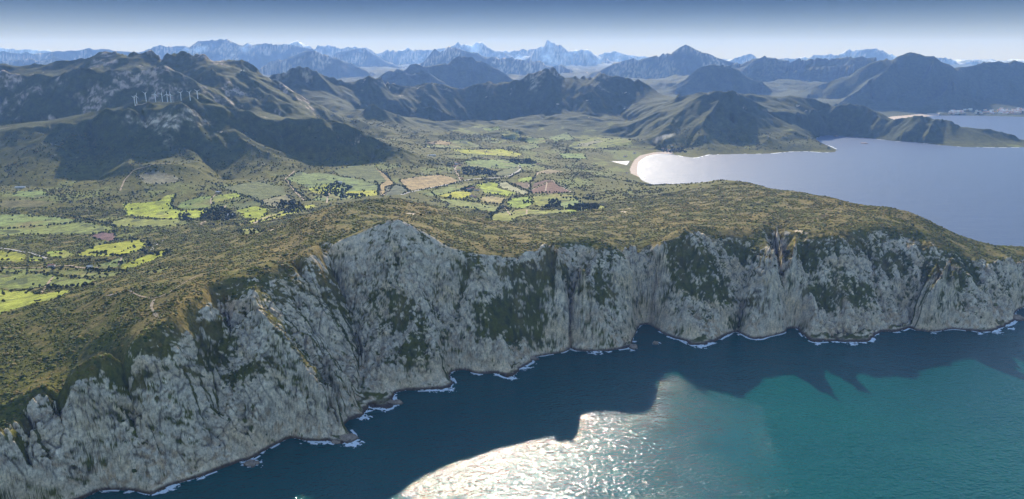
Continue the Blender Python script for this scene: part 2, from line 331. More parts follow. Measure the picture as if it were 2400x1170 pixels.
fixed = np.full((NR, NC), np.nan)
def paint(P):
    """rasterise a 3-D polyline (s, Y, z) into the constraint grid"""
    for (s1, y1, z1), (s2, y2, z2) in zip(P[:-1], P[1:]):
        l1, l2 = math.log(y1), math.log(y2)
        n = int(max(abs(s2 - s1), abs(l2 - l1)) / CS * 2) + 2
        t = np.linspace(0, 1, n)
        c = np.round((s1 + (s2 - s1) * t - S0) / CS).astype(int)
        r = np.round((l1 + (l2 - l1) * t - LY0) / CS).astype(int)
        zz = z1 + (z2 - z1) * t
        ok = (c >= 0) & (c < NC) & (r >= 0) & (r < NR)
        fixed[r[ok], c[ok]] = zz[ok]
for ya, yb, pts in T:                                  # hollows between the far ranges
    if ya > 7000: paint([(at_z(p[0], 135, 70)[0], ya, 60.0 + 4e-3 * ya) for p in pts])
for ya, yb, pts in R:                                  # steep feet in front of and behind each far range
    if ya < 8000: continue
    for sg in (-1, 1):
        P = []
        for p in pts:
            s_, Y_, z_ = at_Y(p[0], p[1], 0.5 * (ya + yb)); zf = 45.0 + 0.007 * Y_
            if z_ - zf > 60: P.append((s_, Y_ + sg * (z_ - zf) / (0.78 if sg < 0 else 0.6), zf))
        paint(P) if len(P) > 1 else None
for ya, yb, pts in R:
    x0, x1 = pts[0][0], pts[-1][0]
    P = []
    for i, p in enumerate(pts):
        k = (p[0] - x0) / (x1 - x0) if x1 != x0 else i / (len(pts) - 1)
        k = min(1, max(0, k))
        if abs(x1 - x0) < 60: k = i / (len(pts) - 1)
        P.append(at_Y(p[0], p[1], ya + (yb - ya) * k))
    if P[0][1] > 7500: paint([(a, b * 1.004, c - 6) for a, b, c in P])
    paint(P)
for pts in Z:
    paint([at_z(*p) for p in pts])
SS, LL = np.meshgrid(cs, cl)
land_c = in_poly(SS, LL, land_poly)
sea_c = ~land_c
er = sea_c.copy()
for _ in range(2):
    e2 = er.copy(); e2[1:] &= er[:-1]; e2[:-1] &= er[1:]; e2[:, 1:] &= er[:, :-1]; e2[:, :-1] &= er[:, 1:]; er = e2
fixed[sea_c] = np.nan
fixed[er] = -16.0
paint(shore)
fixed[sea_c & ~er] = np.where(np.isnan(fixed[sea_c & ~er]), np.nan, 0.0)
# far edge of the land
fixed[-1, :] = 300.0

def solve(fx):
    levels = [fx]
    while min(levels[-1].shape) > 12:
        a = levels[-1]; h, w = (a.shape[0] + 1) // 2 * 2, (a.shape[1] + 1) // 2 * 2
        b = np.full((h, w), np.nan); b[:a.shape[0], :a.shape[1]] = a
        b = b.reshape(h // 2, 2, w // 2, 2)
        cnt = (~np.isnan(b)).sum((1, 3)); sm = np.nansum(b, axis=(1, 3))
        levels.append(np.where(cnt > 0, sm / np.maximum(cnt, 1), np.nan))
    u = np.full(levels[-1].shape, 150.0)
    for li in range(len(levels) - 1, -1, -1):
        a = levels[li]
        if u.shape != a.shape:
            u = np.repeat(np.repeat(u, 2, 0), 2, 1)[:a.shape[0], :a.shape[1]]
        m = ~np.isnan(a); av = np.where(m, a, 0)
        for _ in range(90):
            p = np.pad(u, 1, 'edge')
            u = 0.25 * (p[:-2, 1:-1] + p[2:, 1:-1] + p[1:-1, :-2] + p[1:-1, 2:])
            u[m] = av[m]
    return u
base = solve(fixed).astype(np.float32)
def blur(a, n):
    for _ in range(n):
        p = np.pad(a, 1, 'edge')
        a = 0.5 * a + 0.125 * (p[:-2, 1:-1] + p[2:, 1:-1] + p[1:-1, :-2] + p[1:-1, 2:])
    return a
bs = blur(base, 3)
rowY = np.exp(cl)
w_s = sstep(1700, 2300, rowY)[:, None] * (1 - sstep(3300, 4300, rowY))[:, None]
b1 = np.where(rowY[:, None] > 3750, base, blur(base, 1))
bn = blur(base, 7); wn = (1 - sstep(2000, 2400, rowY))[:, None]
b1 = b1 + (bn - b1) * 0.8 * wn
base = (b1 + (bs - b1) * (0.35 * (1 - wn) * (1 - sstep(3500, 4300, rowY))[:, None] + 0.65 * w_s)).astype(np.float32)

# rounded brow: the seaward slope steepens downwards
nr_ = int(np.searchsorted(cl, math.log(2000.0)))
M = base.copy()
for k in range(1, 46): M[:nr_] = np.maximum(M[:nr_], base[k:nr_ + k])
rel = np.clip(base / np.maximum(M, 20.0), 0, 1)
pk = np.exp(-((SS * 1714 / CP - (-262)) / 150.0) ** 2)              # the sharp peak keeps its edge
ex = 1.0 + 0.62 * (1 - 0.75 * pk)
conv = np.where(base > 0, M * (1 - (1 - rel) ** ex), base)
tt = ((1 - sstep(1700, 1950, rowY))[:, None]) * (base > 0)
base = (base + (conv - base) * tt).astype(np.float32)
REL = blur(rel.astype(np.float32), 3)

# ------------------------------------------------------------------ fine grid
DS = 0.00105
fs = np.arange(S0 + 0.01, S1 - 0.01, DS)
segs = [(Y0 * 1.02, 2050, 0.00105), (2050, 6400, 0.0019), (6400, Y1 * 0.985, 0.0032)]
fl = np.concatenate([np.arange(math.log(a), math.log(b), d) for a, b, d in segs])
GR, GC = len(fl), len(fs)
def sample(grid, s, l):
    c = np.clip((s - S0) / CS, 0, NC - 1.001); r = np.clip((l - LY0) / CS, 0, NR - 1.001)
    ci = c.astype(int); ri = r.astype(int); fc = c - ci; fr = r - ri
    return (grid[ri, ci] * (1 - fc) * (1 - fr) + grid[ri, ci + 1] * fc * (1 - fr) + grid[ri + 1, ci] * (1 - fc) * fr + grid[ri + 1, ci + 1] * fc * fr)
FS, FL = np.meshgrid(fs, fl)
Yg = np.exp(FL).astype(np.float32); Xg = (FS * Yg).astype(np.float32)
H = sample(base, FS, FL).astype(np.float32)

def grads(H):
    dHds = np.gradient(H, fs.astype(np.float32), axis=1)
    dHdl = np.gradient(H, fl.astype(np.float32), axis=0)
    gx = dHds / Yg
    gy = (dHdl - FS.astype(np.float32) * dHds) / Yg
    return gx, gy
def sblur(a, n):
    for _ in range(n):
        p = np.pad(a, 1, 'edge')
        a = 0.2 * (a + p[:-2, 1:-1] + p[2:, 1:-1] + p[1:-1, :-2] + p[1:-1, 2:])
    return a

def gully(H, wl, amp, seed, rmask, octs=3):
    """branching gullies that follow the fall of the slope"""
    out = np.zeros_like(H)
    gx, gy = grads(H)
    gx = sblur(gx, 6); gy = sblur(gy, 6)
    for o in range(octs):
        gm = np.sqrt(gx * gx + gy * gy) + 1e-5
        px_, py_ = -gy / gm, gx / gm                     # across the slope
        qx = Xg / wl; qy = Yg / wl
        ix = np.floor(qx); iy = np.floor(qy)
        acc = np.zeros_like(H); dax = np.zeros_like(H); wsum = np.zeros_like(H)
        for i in (-1, 0, 1):
            for j in (-1, 0, 1):
                hx = (ix + i).astype(np.int32); hy = (iy + j).astype(np.int32)
                h = hash2(hx, hy, seed + o * 31)
                ox = (h & np.uint32(255)).astype(np.float32) / 255.0; oy = ((h >> np.uint32(8)) & np.uint32(255)).astype(np.float32) / 255.0
                dx = qx - (ix + i + ox); dy = qy - (iy + j + oy)
                w = np.exp(-(dx * dx + dy * dy) * 2.2)
                mag = (dx * px_ + dy * py_) * np.float32(2 * math.pi * 0.8)
                acc += np.cos(mag) * w; dax += -np.sin(mag) * w; wsum += w
        acc /= wsum; dax /= wsum
        k = amp * np.clip(gm * 2.2, 0, 1)
        out += acc * k * rmask
        gx = gx + dax * px_ * amp / wl * 3.0; gy = gy + dax * py_ * amp / wl * 3.0
        wl *= 0.5; amp *= 0.52; 
    return out

px2 = Yg * 0.0016
cell = np.maximum(px2, 1.2)
landf = sstep(2.0, 34.0, H)
far = sstep(9000, 15000, Yg); midr = sstep(2300, 3300, Yg)
gx, gy = grads(H); slope = sblur(np.sqrt(gx * gx + gy * gy), 2)
steep = sstep(0.12, 0.5, slope)
# mountains
H = H + gully(H, 420.0, 26.0, 5, landf * midr * (0.35 + 0.65 * steep) * (1 - 0.75 * sstep(6800, 8000, Yg)), 4)
fr_ = sstep(6600, 8500, Yg)
H = H + gully(H, 1100.0, 75.0, 15, landf * fr_ * (0.4 + 0.6 * steep), 2)
n = fbm(Xg, Yg, 900, 6, 11, 0.55, True, minwl=cell * 2)
H = H + n * (8 + 30 * far + 40 * sstep(17000, 20000, Yg)) * landf * midr * (0.25 + 0.75 * steep)
n = fbm(Xg, Yg, 1500, 5, 13, 0.5, True, minwl=cell * 2)
H = H + np.maximum(n + 0.15, 0) * 130 * fr_ * landf * (1 - steep) * sstep(8200, 9000, Yg)
n = fbm(Xg, Yg, 260, 5, 23, 0.55, True, minwl=cell * 2)
H = H + n * (9 + 60 * sstep(16000, 20000, Yg)) * landf * midr * steep
rocky_left = in_poly(FS, FL, [(at_Y(a, b, 3000)[0], math.log(c)) for a, b, c in ((-200, 200, 3500), (780, 280, 3500), (760, 280, 4700), (-200, 150, 4700))]).astype(np.float32)
n = fbm(Xg, Yg, 190, 5, 41, 0.5, True, minwl=cell * 2)
H = H + n * 18 * sblur(rocky_left, 4) * steep
# foothills and valley
hn = fbm(Xg, Yg * 1.3, 520, 4, 53)
H = H + np.maximum(hn + 0.05, 0) * 90 * sstep(3900, 4500, Yg) * (1 - sstep(5300, 5900, Yg)) * sstep(22, 60, H) * (1 - steep)
vall = (1 - sstep(4200, 5200, Yg)) * sstep(1500, 1900, Yg)
H = H + fbm(Xg, Yg, 320, 4, 51) * 7 * vall * landf
# near cliffs: buttresses, ribs and gullies
near = 1 - sstep(2000, 2600, Yg)
cl_m = near * sstep(0.32, 0.62, slope) * sstep(1.0, 14.0, H)
lf_ = 0.16 * (1 - sstep(-420, -300, Xg)) * (Xg > -3000)
cl_m = sblur(cl_m.astype(np.float32), 10); cl_m = cl_m * (0.35 + 0.95 * sblur(cl_m, 30) ** 1.5) * (1 - 0.90 * sstep(0.62 - lf_, 0.97 - lf_, sample(REL, FS, FL).astype(np.float32)))
H = H + gully(H, 260.0, 28.0, 95, cl_m, 1)
H = H + gully(H, 130.0, 17.0, 91, cl_m, 5)
H = H + fbm(Xg, Yg, 100, 5, 61, 0.52, True) * 11.0 * cl_m
xr, yr = rot(Xg, Yg, 0.5)
H = H + fbm(xr * 2.2, yr * 0.8, 40, 4, 67, 0.6, True) * 3.2 * cl_m
H = H + fbm(Xg, Yg, 130, 4, 71) * 4.0 * near * sstep(5, 40, H) * (1 - .6 * sstep(0.3, 0.6, slope))
shoref = near * (1 - sstep(0, 14, np.abs(H)))
H = H + (fbm(Xg, Yg, 26, 4, 77, 0.6, True) * 5.0 - 0.4) * shoref
H = H.astype(np.float32)
gx, gy = grads(H); slope = np.sqrt(gx * gx + gy * gy); slope_s = sblur(slope, 3)

# sideways displacement on the cliffs so the rock is blocky, not a draped sheet
Hs = sblur(H, 5)
nrm = np.sqrt(gx * gx + gy * gy + 1)
blk = fbm(Xg + 0.7 * H, Yg * 0.6 + H, 26, 4, 83, 0.6, True)
def cells(u, v, seed):
    iu = np.floor(u); iv = np.floor(v); best = np.full(u.shape, 9.0, np.float32); val = np.zeros_like(best)
    for i in (-1, 0, 1):
        for j in (-1, 0, 1):
            h = hash2((iu + i).astype(np.int32), (iv + j).astype(np.int32), seed)
            ox = (h & np.uint32(255)).astype(np.float32) / 255; oy = ((h >> np.uint32(8)) & np.uint32(255)).astype(np.float32) / 255
            a = u - (iu + i + ox); b = v - (iv + j + oy); d = a * a + b * b
            tilt = ((h >> np.uint32(16)) & np.uint32(255)).astype(np.float32) / 255 - .5; tl2 = ((h >> np.uint32(24)) & np.uint32(255)).astype(np.float32) / 255 - .5
            m_ = d < best; best = np.where(m_, d, best); val = np.where(m_, tilt + a * tl2 * 2.2 + b * tilt * 1.5, val)
    return val
wx_ = Xg + 10 * gnoise(Xg / 30, (Yg + H) / 30, 881); wy_ = Yg * 0.5 + 1.1 * H + 10 * gnoise(Xg / 30 + 7, (Yg + H) / 30, 883)
ra, rb_ = rot(wx_, wy_, -0.55)
blk = blk + 1.9 * cells(ra / 15.0, rb_ / 60.0, 5) + 0.45 * cells(ra / 5.0 + 3, rb_ / 18.0, 6)
crk = np.abs(gnoise((Xg + 0.5 * H) / 15.0, (Yg * 0.45 + H * 0.9) / 34.0, 87))
crack = 1 - sstep(0.0, 0.10, crk)
crk2 = np.abs(gnoise((Xg * 0.6 - H) / 13.0, (Yg * 0.3 + H * 0.5) / 20.0, 97))
crack2 = 1 - sstep(0.0, 0.10, crk2)
off = (blk * 1.6 - crack * 2.2 - crack2 * 1.6) * cl_m
Xm = Xg - gx / nrm * off; Ym = Yg - gy / nrm * off; Zm = H + off / nrm

# ------------------------------------------------------------------ ground lookup
def ground_px(px, py, ymin=600.0):
    """first point of the ground seen along the ray through a photograph pixel"""
    s, t = ray(px, py)
    c = int(round((s - fs[0]) / DS)); c = max(0, min(GC - 1, c))
    col = H[:, c]; yy = Yg[:, c]
    z = CAMH - t * yy
    idx = np.nonzero((col >= z) & (yy > ymin))[0]
    if len(idx) == 0: return None
    i = idx[0]
    return float(s * yy[i]), float(yy[i]), float(col[i])
def height(x, y):
    s = x / y; l = math.log(y)
    c = (s - fs[0]) / DS; r = np.interp(l, fl, np.arange(GR))
    if not (1 <= c < GC - 2 and 1 <= r < GR - 2): return 0.0
    c0, r0 = int(c), int(r); a, b = c - c0, r - r0
    return float(H[r0, c0] * (1 - a) * (1 - b) + H[r0, c0 + 1] * a * (1 - b) + H[r0 + 1, c0] * (1 - a) * b + H[r0 + 1, c0 + 1] * a * b)

# ------------------------------------------------------------------ ground cover (real colours of soil, grass, scrub, rock, snow)
def C3(*c): return np.array(c, np.float32)
n1 = fbm(Xg, Yg, 160, 4, 101); n2 = fbm(Xg, Yg, 34, 3, 111); n3 = fbm(Xg, Yg, 9, 3, 121, 0.6, minwl=cell * 1.2)
col = np.empty((GR, GC, 3), np.float32)
macG, macD, macB = C3(0.110, 0.105, 0.018), C3(0.050, 0.058, 0.016), C3(0.20, 0.145, 0.040)
def lerp(a, b, t): return a + (b - a) * t[..., None]
col[:] = macG
col = lerp(col, macB, sstep(-0.3, 0.35, n1 + 0.5 * n2) * near * sstep(110, 190, H))
col = lerp(col, C3(0.19, 0.145, 0.050), (1 - sstep(-0.35, -0.15, fbm(Xg, Yg, 46, 3, 401))) * near * 0.7)
col = lerp(col, macD, sstep(-0.15, 0.45, n3 + 0.35 * n2) * 0.75)
farf = np.maximum(sstep(4200, 5000, Yg) * 0.8, sstep(2500, 3000, Yg) * sstep(110, 170, H) * 0.55)
col = lerp(col, np.broadcast_to(C3(0.034, 0.052, 0.022), col.shape), farf * 0.9)
mead = sstep(0.06, 0.22, fbm(Xg, Yg * .6, 170, 4, 103) + 0.25 * n3) * sstep(1500, 2000, Yg) * (1 - sstep(4900, 5600, Yg)) * (1 - sstep(90, 125, H)) * (1 - sstep(0.12, 0.22, sblur(slope, 6)))
col = lerp(col, np.broadcast_to(C3(0.15, 0.170, 0.040), col.shape), mead * 0.75)
rock = np.zeros_like(H)
# cliffs: rock wherever it is too steep for scrub
veg_n = fbm(Xg + 0.3 * H, Yg * 0.8 + 0.8 * H, 44, 5, 131, 0.62)
veg_big = fbm(Xg, Yg + H, 130, 2, 137)
brow = sstep(-20, 60, Xg - 0.0 * Yg) * 0.22
cr_ = sstep(0.42 + brow, 0.62 + brow, slope_s + 0.10 * veg_n) * near * sstep(0.0, 0.25, sblur(gy, 3))
VEGP = [[(-60,730),(440,690),(452,720),(420,765),(330,790),(245,815),(225,850),(150,880),(90,930),(-60,950)],
 [(430,745),(520,740),(560,790),(530,850),(470,830),(400,770)], [(640,625),(740,575),(750,600),(700,640),(640,650)],
 [(735,640),(790,640),(800,700),(770,710)], [(1040,590),(1120,610),(1150,650),(1090,680),(1060,630)],
 [(1120,700),(1190,680),(1260,720),(1280,780),(1200,800),(1130,790),(1100,740)], [(1150,640),(1330,620),(1340,680),(1290,700),(1230,680),(1180,680)],
 [(880,860),(960,780),(1000,790),(1010,860),(960,880)], [(900,700),(940,690),(1010,760),(990,790),(930,780)],
 [(1395,600),(1440,600),(1440,640),(1390,660)], [(1350,680),(1430,660),(1450,700),(1400,730),(1350,720)],
 [(1530,590),(1640,560),(1690,600),(1700,650),(1760,700),(1790,740),(1700,720),(1620,690),(1560,650)],
 [(1690,560),(1780,560),(1790,600),(1720,610)], [(1840,570),(2080,560),(2060,600),(1960,600),(1850,610)],
 [(1865,680),(1960,650),(2050,680),(2060,730),(1970,730),(1880,730)], [(2150,560),(2250,590),(2300,640),(2240,700),(2190,640)],
 [(2020,600),(2120,590),(2140,620),(2060,630)], [(290,900),(360,880),(400,930),(330,950)], [(480,840),(600,850),(640,900),(560,890)]]
vm = np.zeros_like(H)
for pts in VEGP:
    P = [ground_px(*p) for p in pts]; P = [(p[0] / p[1], math.log(p[1])) for p in P if p]
    if len(P) > 2: vm = np.maximum(vm, in_poly(FS + 0.012 * veg_n, FL + 0.010 * veg_big, P).astype(np.float32))
vm = sblur(vm, 12)
hf = fbm(Xg * 1.2 + H * .4, Yg + 0.9 * H, 14, 4, 139, 0.65)
relf = sample(REL, FS, FL).astype(np.float32)
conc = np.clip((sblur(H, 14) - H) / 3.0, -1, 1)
hf2 = fbm(Xg + H * .5, Yg * .6 + 1.1 * H, 7, 3, 143, 0.7)
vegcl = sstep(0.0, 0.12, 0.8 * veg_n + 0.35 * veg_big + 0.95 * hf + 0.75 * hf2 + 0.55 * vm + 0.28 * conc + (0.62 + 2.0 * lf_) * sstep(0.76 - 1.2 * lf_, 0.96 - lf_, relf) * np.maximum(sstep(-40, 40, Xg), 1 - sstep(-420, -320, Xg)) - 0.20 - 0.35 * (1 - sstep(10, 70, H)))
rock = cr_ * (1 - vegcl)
# outcrops on plateau and hills
oc = fbm(Xg, Yg, 120, 5, 141, 0.6)
rock = np.maximum(rock, sstep(0.44, 0.52, oc + 0.10 * n3) * sstep(1200, 1500, Yg) * (1 - sstep(5600, 6500, Yg)) * sstep(100, 150, H) * 0.9)
rock = np.maximum(rock, sstep(0.18, 0.40, fbm(Xg, Yg, 240, 5, 151, 0.6) + 0.35 * (slope_s - 0.55)) * sblur(rocky_left, 3) * 0.9)
thill = in_poly(FS, FL, [(at_Y(a, 300, 3000)[0], math.log(c)) for a, c in ((230, 2800), (560, 2850), (600, 3230), (280, 3230))]).astype(np.float32)
rock = np.maximum(rock, sstep(0.02, 0.25, fbm(Xg, Yg, 190, 5, 161, 0.6) + 0.1 * n3 - 0.08) * sblur(thill, 6) * sstep(180, 230, H) * 0.95)
rock = np.maximum(rock, sstep(0.12, 0.38, fbm(Xg, Yg, 300, 5, 171, 0.6) + 0.5 * (slope_s - 0.6)) * sstep(5200, 5600, Yg) * (1 - sstep(6600, 7600, Yg)) * 0.55 * sstep(250, 330, H))
rock = np.maximum(rock, sstep(0.0, 0.3, fbm(Xg, Yg, 500, 5, 181, 0.6) + 0.6 * (slope_s - 0.6)) * sstep(9000, 14000, Yg) * 0.8)
rock = np.clip(rock * sstep(-30, 0.0, H), 0, 1)
brk = fbm(Xg, Yg + H, 42, 4, 189, 0.65)
rock = np.where(Yg > 2000, rock * (0.12 + 0.88 * sstep(-0.12, 0.22, brk)), rock)
rn = fbm(Xg + H * 0.5, Yg + H, 60, 4, 191); rn2 = fbm(Xg * 1.3, Yg + H * 1.4, 14, 4, 197, 0.6)
rc = lerp(np.broadcast_to(C3(0.72, 0.60, 0.44), col.shape), C3(0.72, 0.54, 0.33), sstep(-0.2, 0.5, rn))
rc = lerp(rc, C3(0.46, 0.40, 0.33), sstep(0.0, 0.5, rn2) * 0.6)
rc = lerp(rc, C3(0.50, 0.33, 0.18), sstep(0.15, 0.5, rn2 - rn) * 0.6)
rc = lerp(rc, C3(0.46, 0.33, 0.28), (sstep(3000, 3600, Yg) * (1 - sstep(4800, 5200, Yg)) * 0.55))
rc = lerp(rc, C3(0.12, 0.115, 0.10), np.maximum(crack * 0.6, crack2 * 0.45) * cl_m)
rc = lerp(rc, C3(0.56, 0.37, 0.20), (1 - sstep(15, 75, H + 30 * rn)) * sstep(-0.15, 0.35, rn2) * near * 0.55)
tide = (1 - sstep(2.5, 5.5, H + 1.5 * rn2)) * near
rc = lerp(rc, C3(0.095, 0.062, 0.038), tide)
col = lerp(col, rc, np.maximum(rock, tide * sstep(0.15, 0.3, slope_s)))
# snow on the farthest range
sn = sstep(18000, 20500, Yg) * sstep(250, 420, H) * sstep(-0.15, 0.40, fbm(Xg, Yg, 900, 5, 201, 0.65) - 0.25 * (slope_s - 0.6))
sn = np.maximum(sn, sstep(12500, 13500, Yg) * sstep(560, 640, H) * sstep(0.15, 0.45, fbm(Xg, Yg, 500, 4, 211)) * (FS > -0.45) * 0.6)
col = lerp(col, C3(0.85, 0.87, 0.90), sn)

BG, GG, OL, TA, BR, DK = (0.30, 0.32, 0.032), (0.185, 0.205, 0.042), (0.125, 0.130, 0.045), (0.26, 0.215, 0.085), (0.160, 0.092, 0.055), (0.075, 0.085, 0.035)
FIELDS = [
 (BG, [(290,478),(345,475),(375,470),(390,458),(415,455),(405,470),(405,485),(420,493),(485,493),(497,500),(460,512),(400,512),(370,514),(345,510),(297,505)]),
 (GG, [(260,520),(300,510),(370,515),(440,516),(450,525),(400,530),(330,532),(270,530)]),
 (GG, [(415,487),(425,475),(470,462),(498,460),(500,478),(480,490),(440,491)]),
 (BG, [(500,460),(560,452),(572,459),(530,470),(498,477)]),
 (BG, [(555,493),(600,483),(630,490),(625,505),(600,515),(570,508)]),
 (BG, [(625,505),(680,490),(735,480),(742,487),(690,500),(640,513),(590,526),(580,520)]),
 (OL, [(545,480),(600,470),(640,478),(600,484),(560,492)]),
 (TA, [(610,470),(670,458),(685,470),(655,487),(640,485)]),
 (OL, [(520,440),(600,425),(665,440),(670,458),(610,468),(560,455)]),
 (GG, [(670,420),(700,402),(740,405),(800,415),(850,420),(885,435),(890,457),(840,464),(790,470),(730,470),(760,455),(720,440)]),
 (BG, [(722,442),(760,432),(800,440),(790,452),(760,458),(735,452)]),
 (BG, [(810,450),(880,446),(889,457),(840,464),(800,462)]),
 (OL, [(780,400),(835,385),(880,390),(910,415),(920,425),(890,435),(850,420),(800,412)]),
 (TA, [(880,392),(900,405),(922,428),(915,445),(900,458),(891,458),(888,436),(905,425)]),
 (TA, [(935,422),(1030,410),(1055,415),(1075,425),(1020,440),(960,447)]),
 (OL, [(905,440),(935,430),(955,445),(945,456),(900,459)]),
 (GG, [(985,455),(1020,447),(1090,430),(1112,430),(1095,440),(1060,450),(1020,460)]),
 (BG, [(1025,460),(1070,449),(1100,450),(1108,458),(1080,466),(1040,463)]),
 (BG, [(1115,434),(1150,427),(1168,431),(1165,442),(1212,453),(1190,460),(1160,455),(1135,452),(1125,440)]),
 ((0.30,0.28,0.12), [(1170,430),(1185,427),(1243,453),(1225,457),(1168,436)]),
 ((0.27,0.25,0.09), [(1130,462),(1155,460),(1185,465),(1175,478),(1135,474),(1125,468)]),
 (GG, [(1030,465),(1080,469),(1140,480),(1175,485),(1160,497),(1110,490),(1060,480)]),
 (BG, [(1188,475),(1200,466),(1240,461),(1250,475),(1225,488),(1195,488)]),
 (GG, [(1247,461),(1300,454),(1345,458),(1350,470),(1300,472),(1275,485),(1250,478)]),
 (GG, [(1310,477),(1350,468),(1380,478),(1375,492),(1320,490)]),
 (GG, [(1170,497),(1230,490),(1280,493),(1400,480),(1425,487),(1300,501),(1240,502),(1160,516),(1135,512)]),
 (BG, [(1330,492),(1350,490),(1350,498),(1336,500)]),
 (BR, [(1243,446),(1294,424),(1304,432),(1338,451),(1290,454),(1250,454)]),
 (BR, [(1247,441),(1252,430),(1280,422),(1294,423)]),
 (OL, [(1305,426),(1345,447),(1335,447),(1303,432)]),
 (BG, [(1215,420),(1240,415),(1248,417),(1243,426),(1215,426)]),
 ((0.19,0.14,0.075), [(1197,428),(1242,428),(1243,440),(1228,442)]),
 (TA, [(1255,405),(1285,397),(1320,402),(1300,407),(1265,407)]),
 (BG, [(1040,348),(1100,350),(1180,350),(1225,362),(1215,368),(1160,364),(1080,358)]),
 (GG, [(978,340),(1030,326),(1100,330),(1130,344),(1060,346),(1010,345)]),
 (TA, [(1000,336),(1030,328),(1060,334),(1050,342)]),
 (GG, [(1170,310),(1215,307),(1220,330),(1180,325)]),
 (GG, [(1215,345),(1250,335),(1265,345),(1230,352)]),
 (GG, [(1330,345),(1360,330),(1400,322),(1470,325),(1482,340),(1430,345),(1400,350),(1350,350)]),
 (TA, [(1350,340),(1390,330),(1420,330),(1400,336),(1370,345)]),
 (GG, [(1310,360),(1370,360),(1375,372),(1320,373)]),
 (GG, [(1285,322),(1330,310),(1345,325),(1300,337)]),
 (GG, [(1230,330),(1275,322),(1280,335),(1245,338)]),
 (GG, [(1090,378),(1180,374),(1240,385),(1255,390),(1200,395),(1100,392)]),
 (OL, [(1180,397),(1220,392),(1226,402),(1190,413),(1150,411)]),
 (GG, [(1130,300),(1170,297),(1175,305),(1140,307)]),
 (BG, [(-60,760),(-60,675),(0,680),(60,681),(100,690),(165,679),(150,695),(80,712),(0,735)]),
 (GG, [(-60,645),(0,642),(60,640),(110,642),(150,650),(230,655),(200,668),(160,674),(100,672),(-60,675)]),
 (BG, [(178,596),(230,575),(330,562),(345,575),(330,590),(270,600),(200,602)]),
 (BG, [(110,590),(160,587),(170,598),(150,606),(115,600)]),
 (BG, [(285,622),(340,600),(385,586),(402,590),(370,605),(320,626),(290,630)]),
 (GG, [(215,626),(270,608),(290,605),(300,615),(280,625),(240,630)]),
 (BG, [(-60,590),(40,590),(62,600),(50,613),(-60,613)]),
 (BG, [(68,603),(100,600),(98,612),(70,612)]),
 (GG, [(0,632),(120,630),(250,632),(300,640),(240,650),(130,640),(0,638)]),
 (GG, [(-60,505),(60,503),(120,508),(185,515),(160,525),(100,530),(40,535),(-60,530)]),
 (GG, [(-60,540),(80,533),(190,520),(250,530),(270,535),(230,548),(150,550),(60,550),(-60,548)]),
 (GG, [(40,448),(105,447),(112,458),(100,465),(30,460)]),
 (OL, [(0,470),(60,468),(130,472),(90,485),(0,488)]),
 (BR, [(210,553),(240,545),(270,548),(270,565),(235,562)]),
 ((0.22,0.20,0.09), [(322,412),(360,402),(410,412),(425,425),(380,432),(340,430)]),
 (GG, [(560,538),(600,535),(620,545),(570,552)]),
 (GG, [(340,640),(380,630),(400,625),(370,640)]),
]
field_w = []
fmask = np.zeros_like(H)
for fi, (c, pts) in enumerate(FIELDS):
    P = []
    for p in pts:
        g = ground_px(*p)
        if g: P.append((g[0], g[1]))
    if len(P) < 3: continue
    P = np.array(P); field_w.append((c, P))
    a = np.searchsorted(fl, math.log(max(P[:, 1].min() - 15, 560))); b = np.searchsorted(fl, math.log(P[:, 1].max() + 15))
    smin = (P[:, 0] / P[:, 1]).min() - .01; smax = (P[:, 0] / P[:, 1]).max() + .01
    ca = np.searchsorted(fs, smin); cb = np.searchsorted(fs, smax)
    wx = Xg[a:b, ca:cb] + 9 * n3[a:b, ca:cb]; wy = Yg[a:b, ca:cb] + 22 * n3[a:b, ca:cb]
    m = in_poly(wx, wy, [tuple(q) for q in P]).astype(np.float32)
    rng = random.Random(fi)
    ang = rng.uniform(0, math.pi)
    stripe = 0.06 * np.sin((math.cos(ang) * Xg[a:b, ca:cb] + math.sin(ang) * Yg[a:b, ca:cb]) * 2 * math.pi / 22.0)
    v = 1 + 0.42 * n2[a:b, ca:cb] + 0.2 * n3[a:b, ca:cb] + stripe + rng.uniform(-.14, .08)
    c = tuple(np.array(c) * (1 + rng.uniform(-.12, .12), 1, 1)) if c not in (BG, GG) else c
    cc = C3(*c)[None, None] * v[..., None] * C3(1 + rng.uniform(-.16, .10), 1, 1 + rng.uniform(0, .6))
    if c in (BG, GG): cc = lerp(cc, C3(0.07, 0.085, 0.035), sstep(0.16, 0.3, fbm(Xg[a:b, ca:cb], Yg[a:b, ca:cb], 55, 4, 555 + fi)) * (0.85 if c == GG else 0.5))
    # worn, drier patches in the grass
    cc = lerp(cc, C3(0.22, 0.17, 0.060), sstep(0.15, 0.5, n1[a:b, ca:cb] + 0.5 * n3[a:b, ca:cb]) * (0.55 if c in (BG, GG) else 0.2))
    col[a:b, ca:cb] = lerp(col[a:b, ca:cb], cc, m)
    fmask[a:b, ca:cb] = np.maximum(fmask[a:b, ca:cb], m)

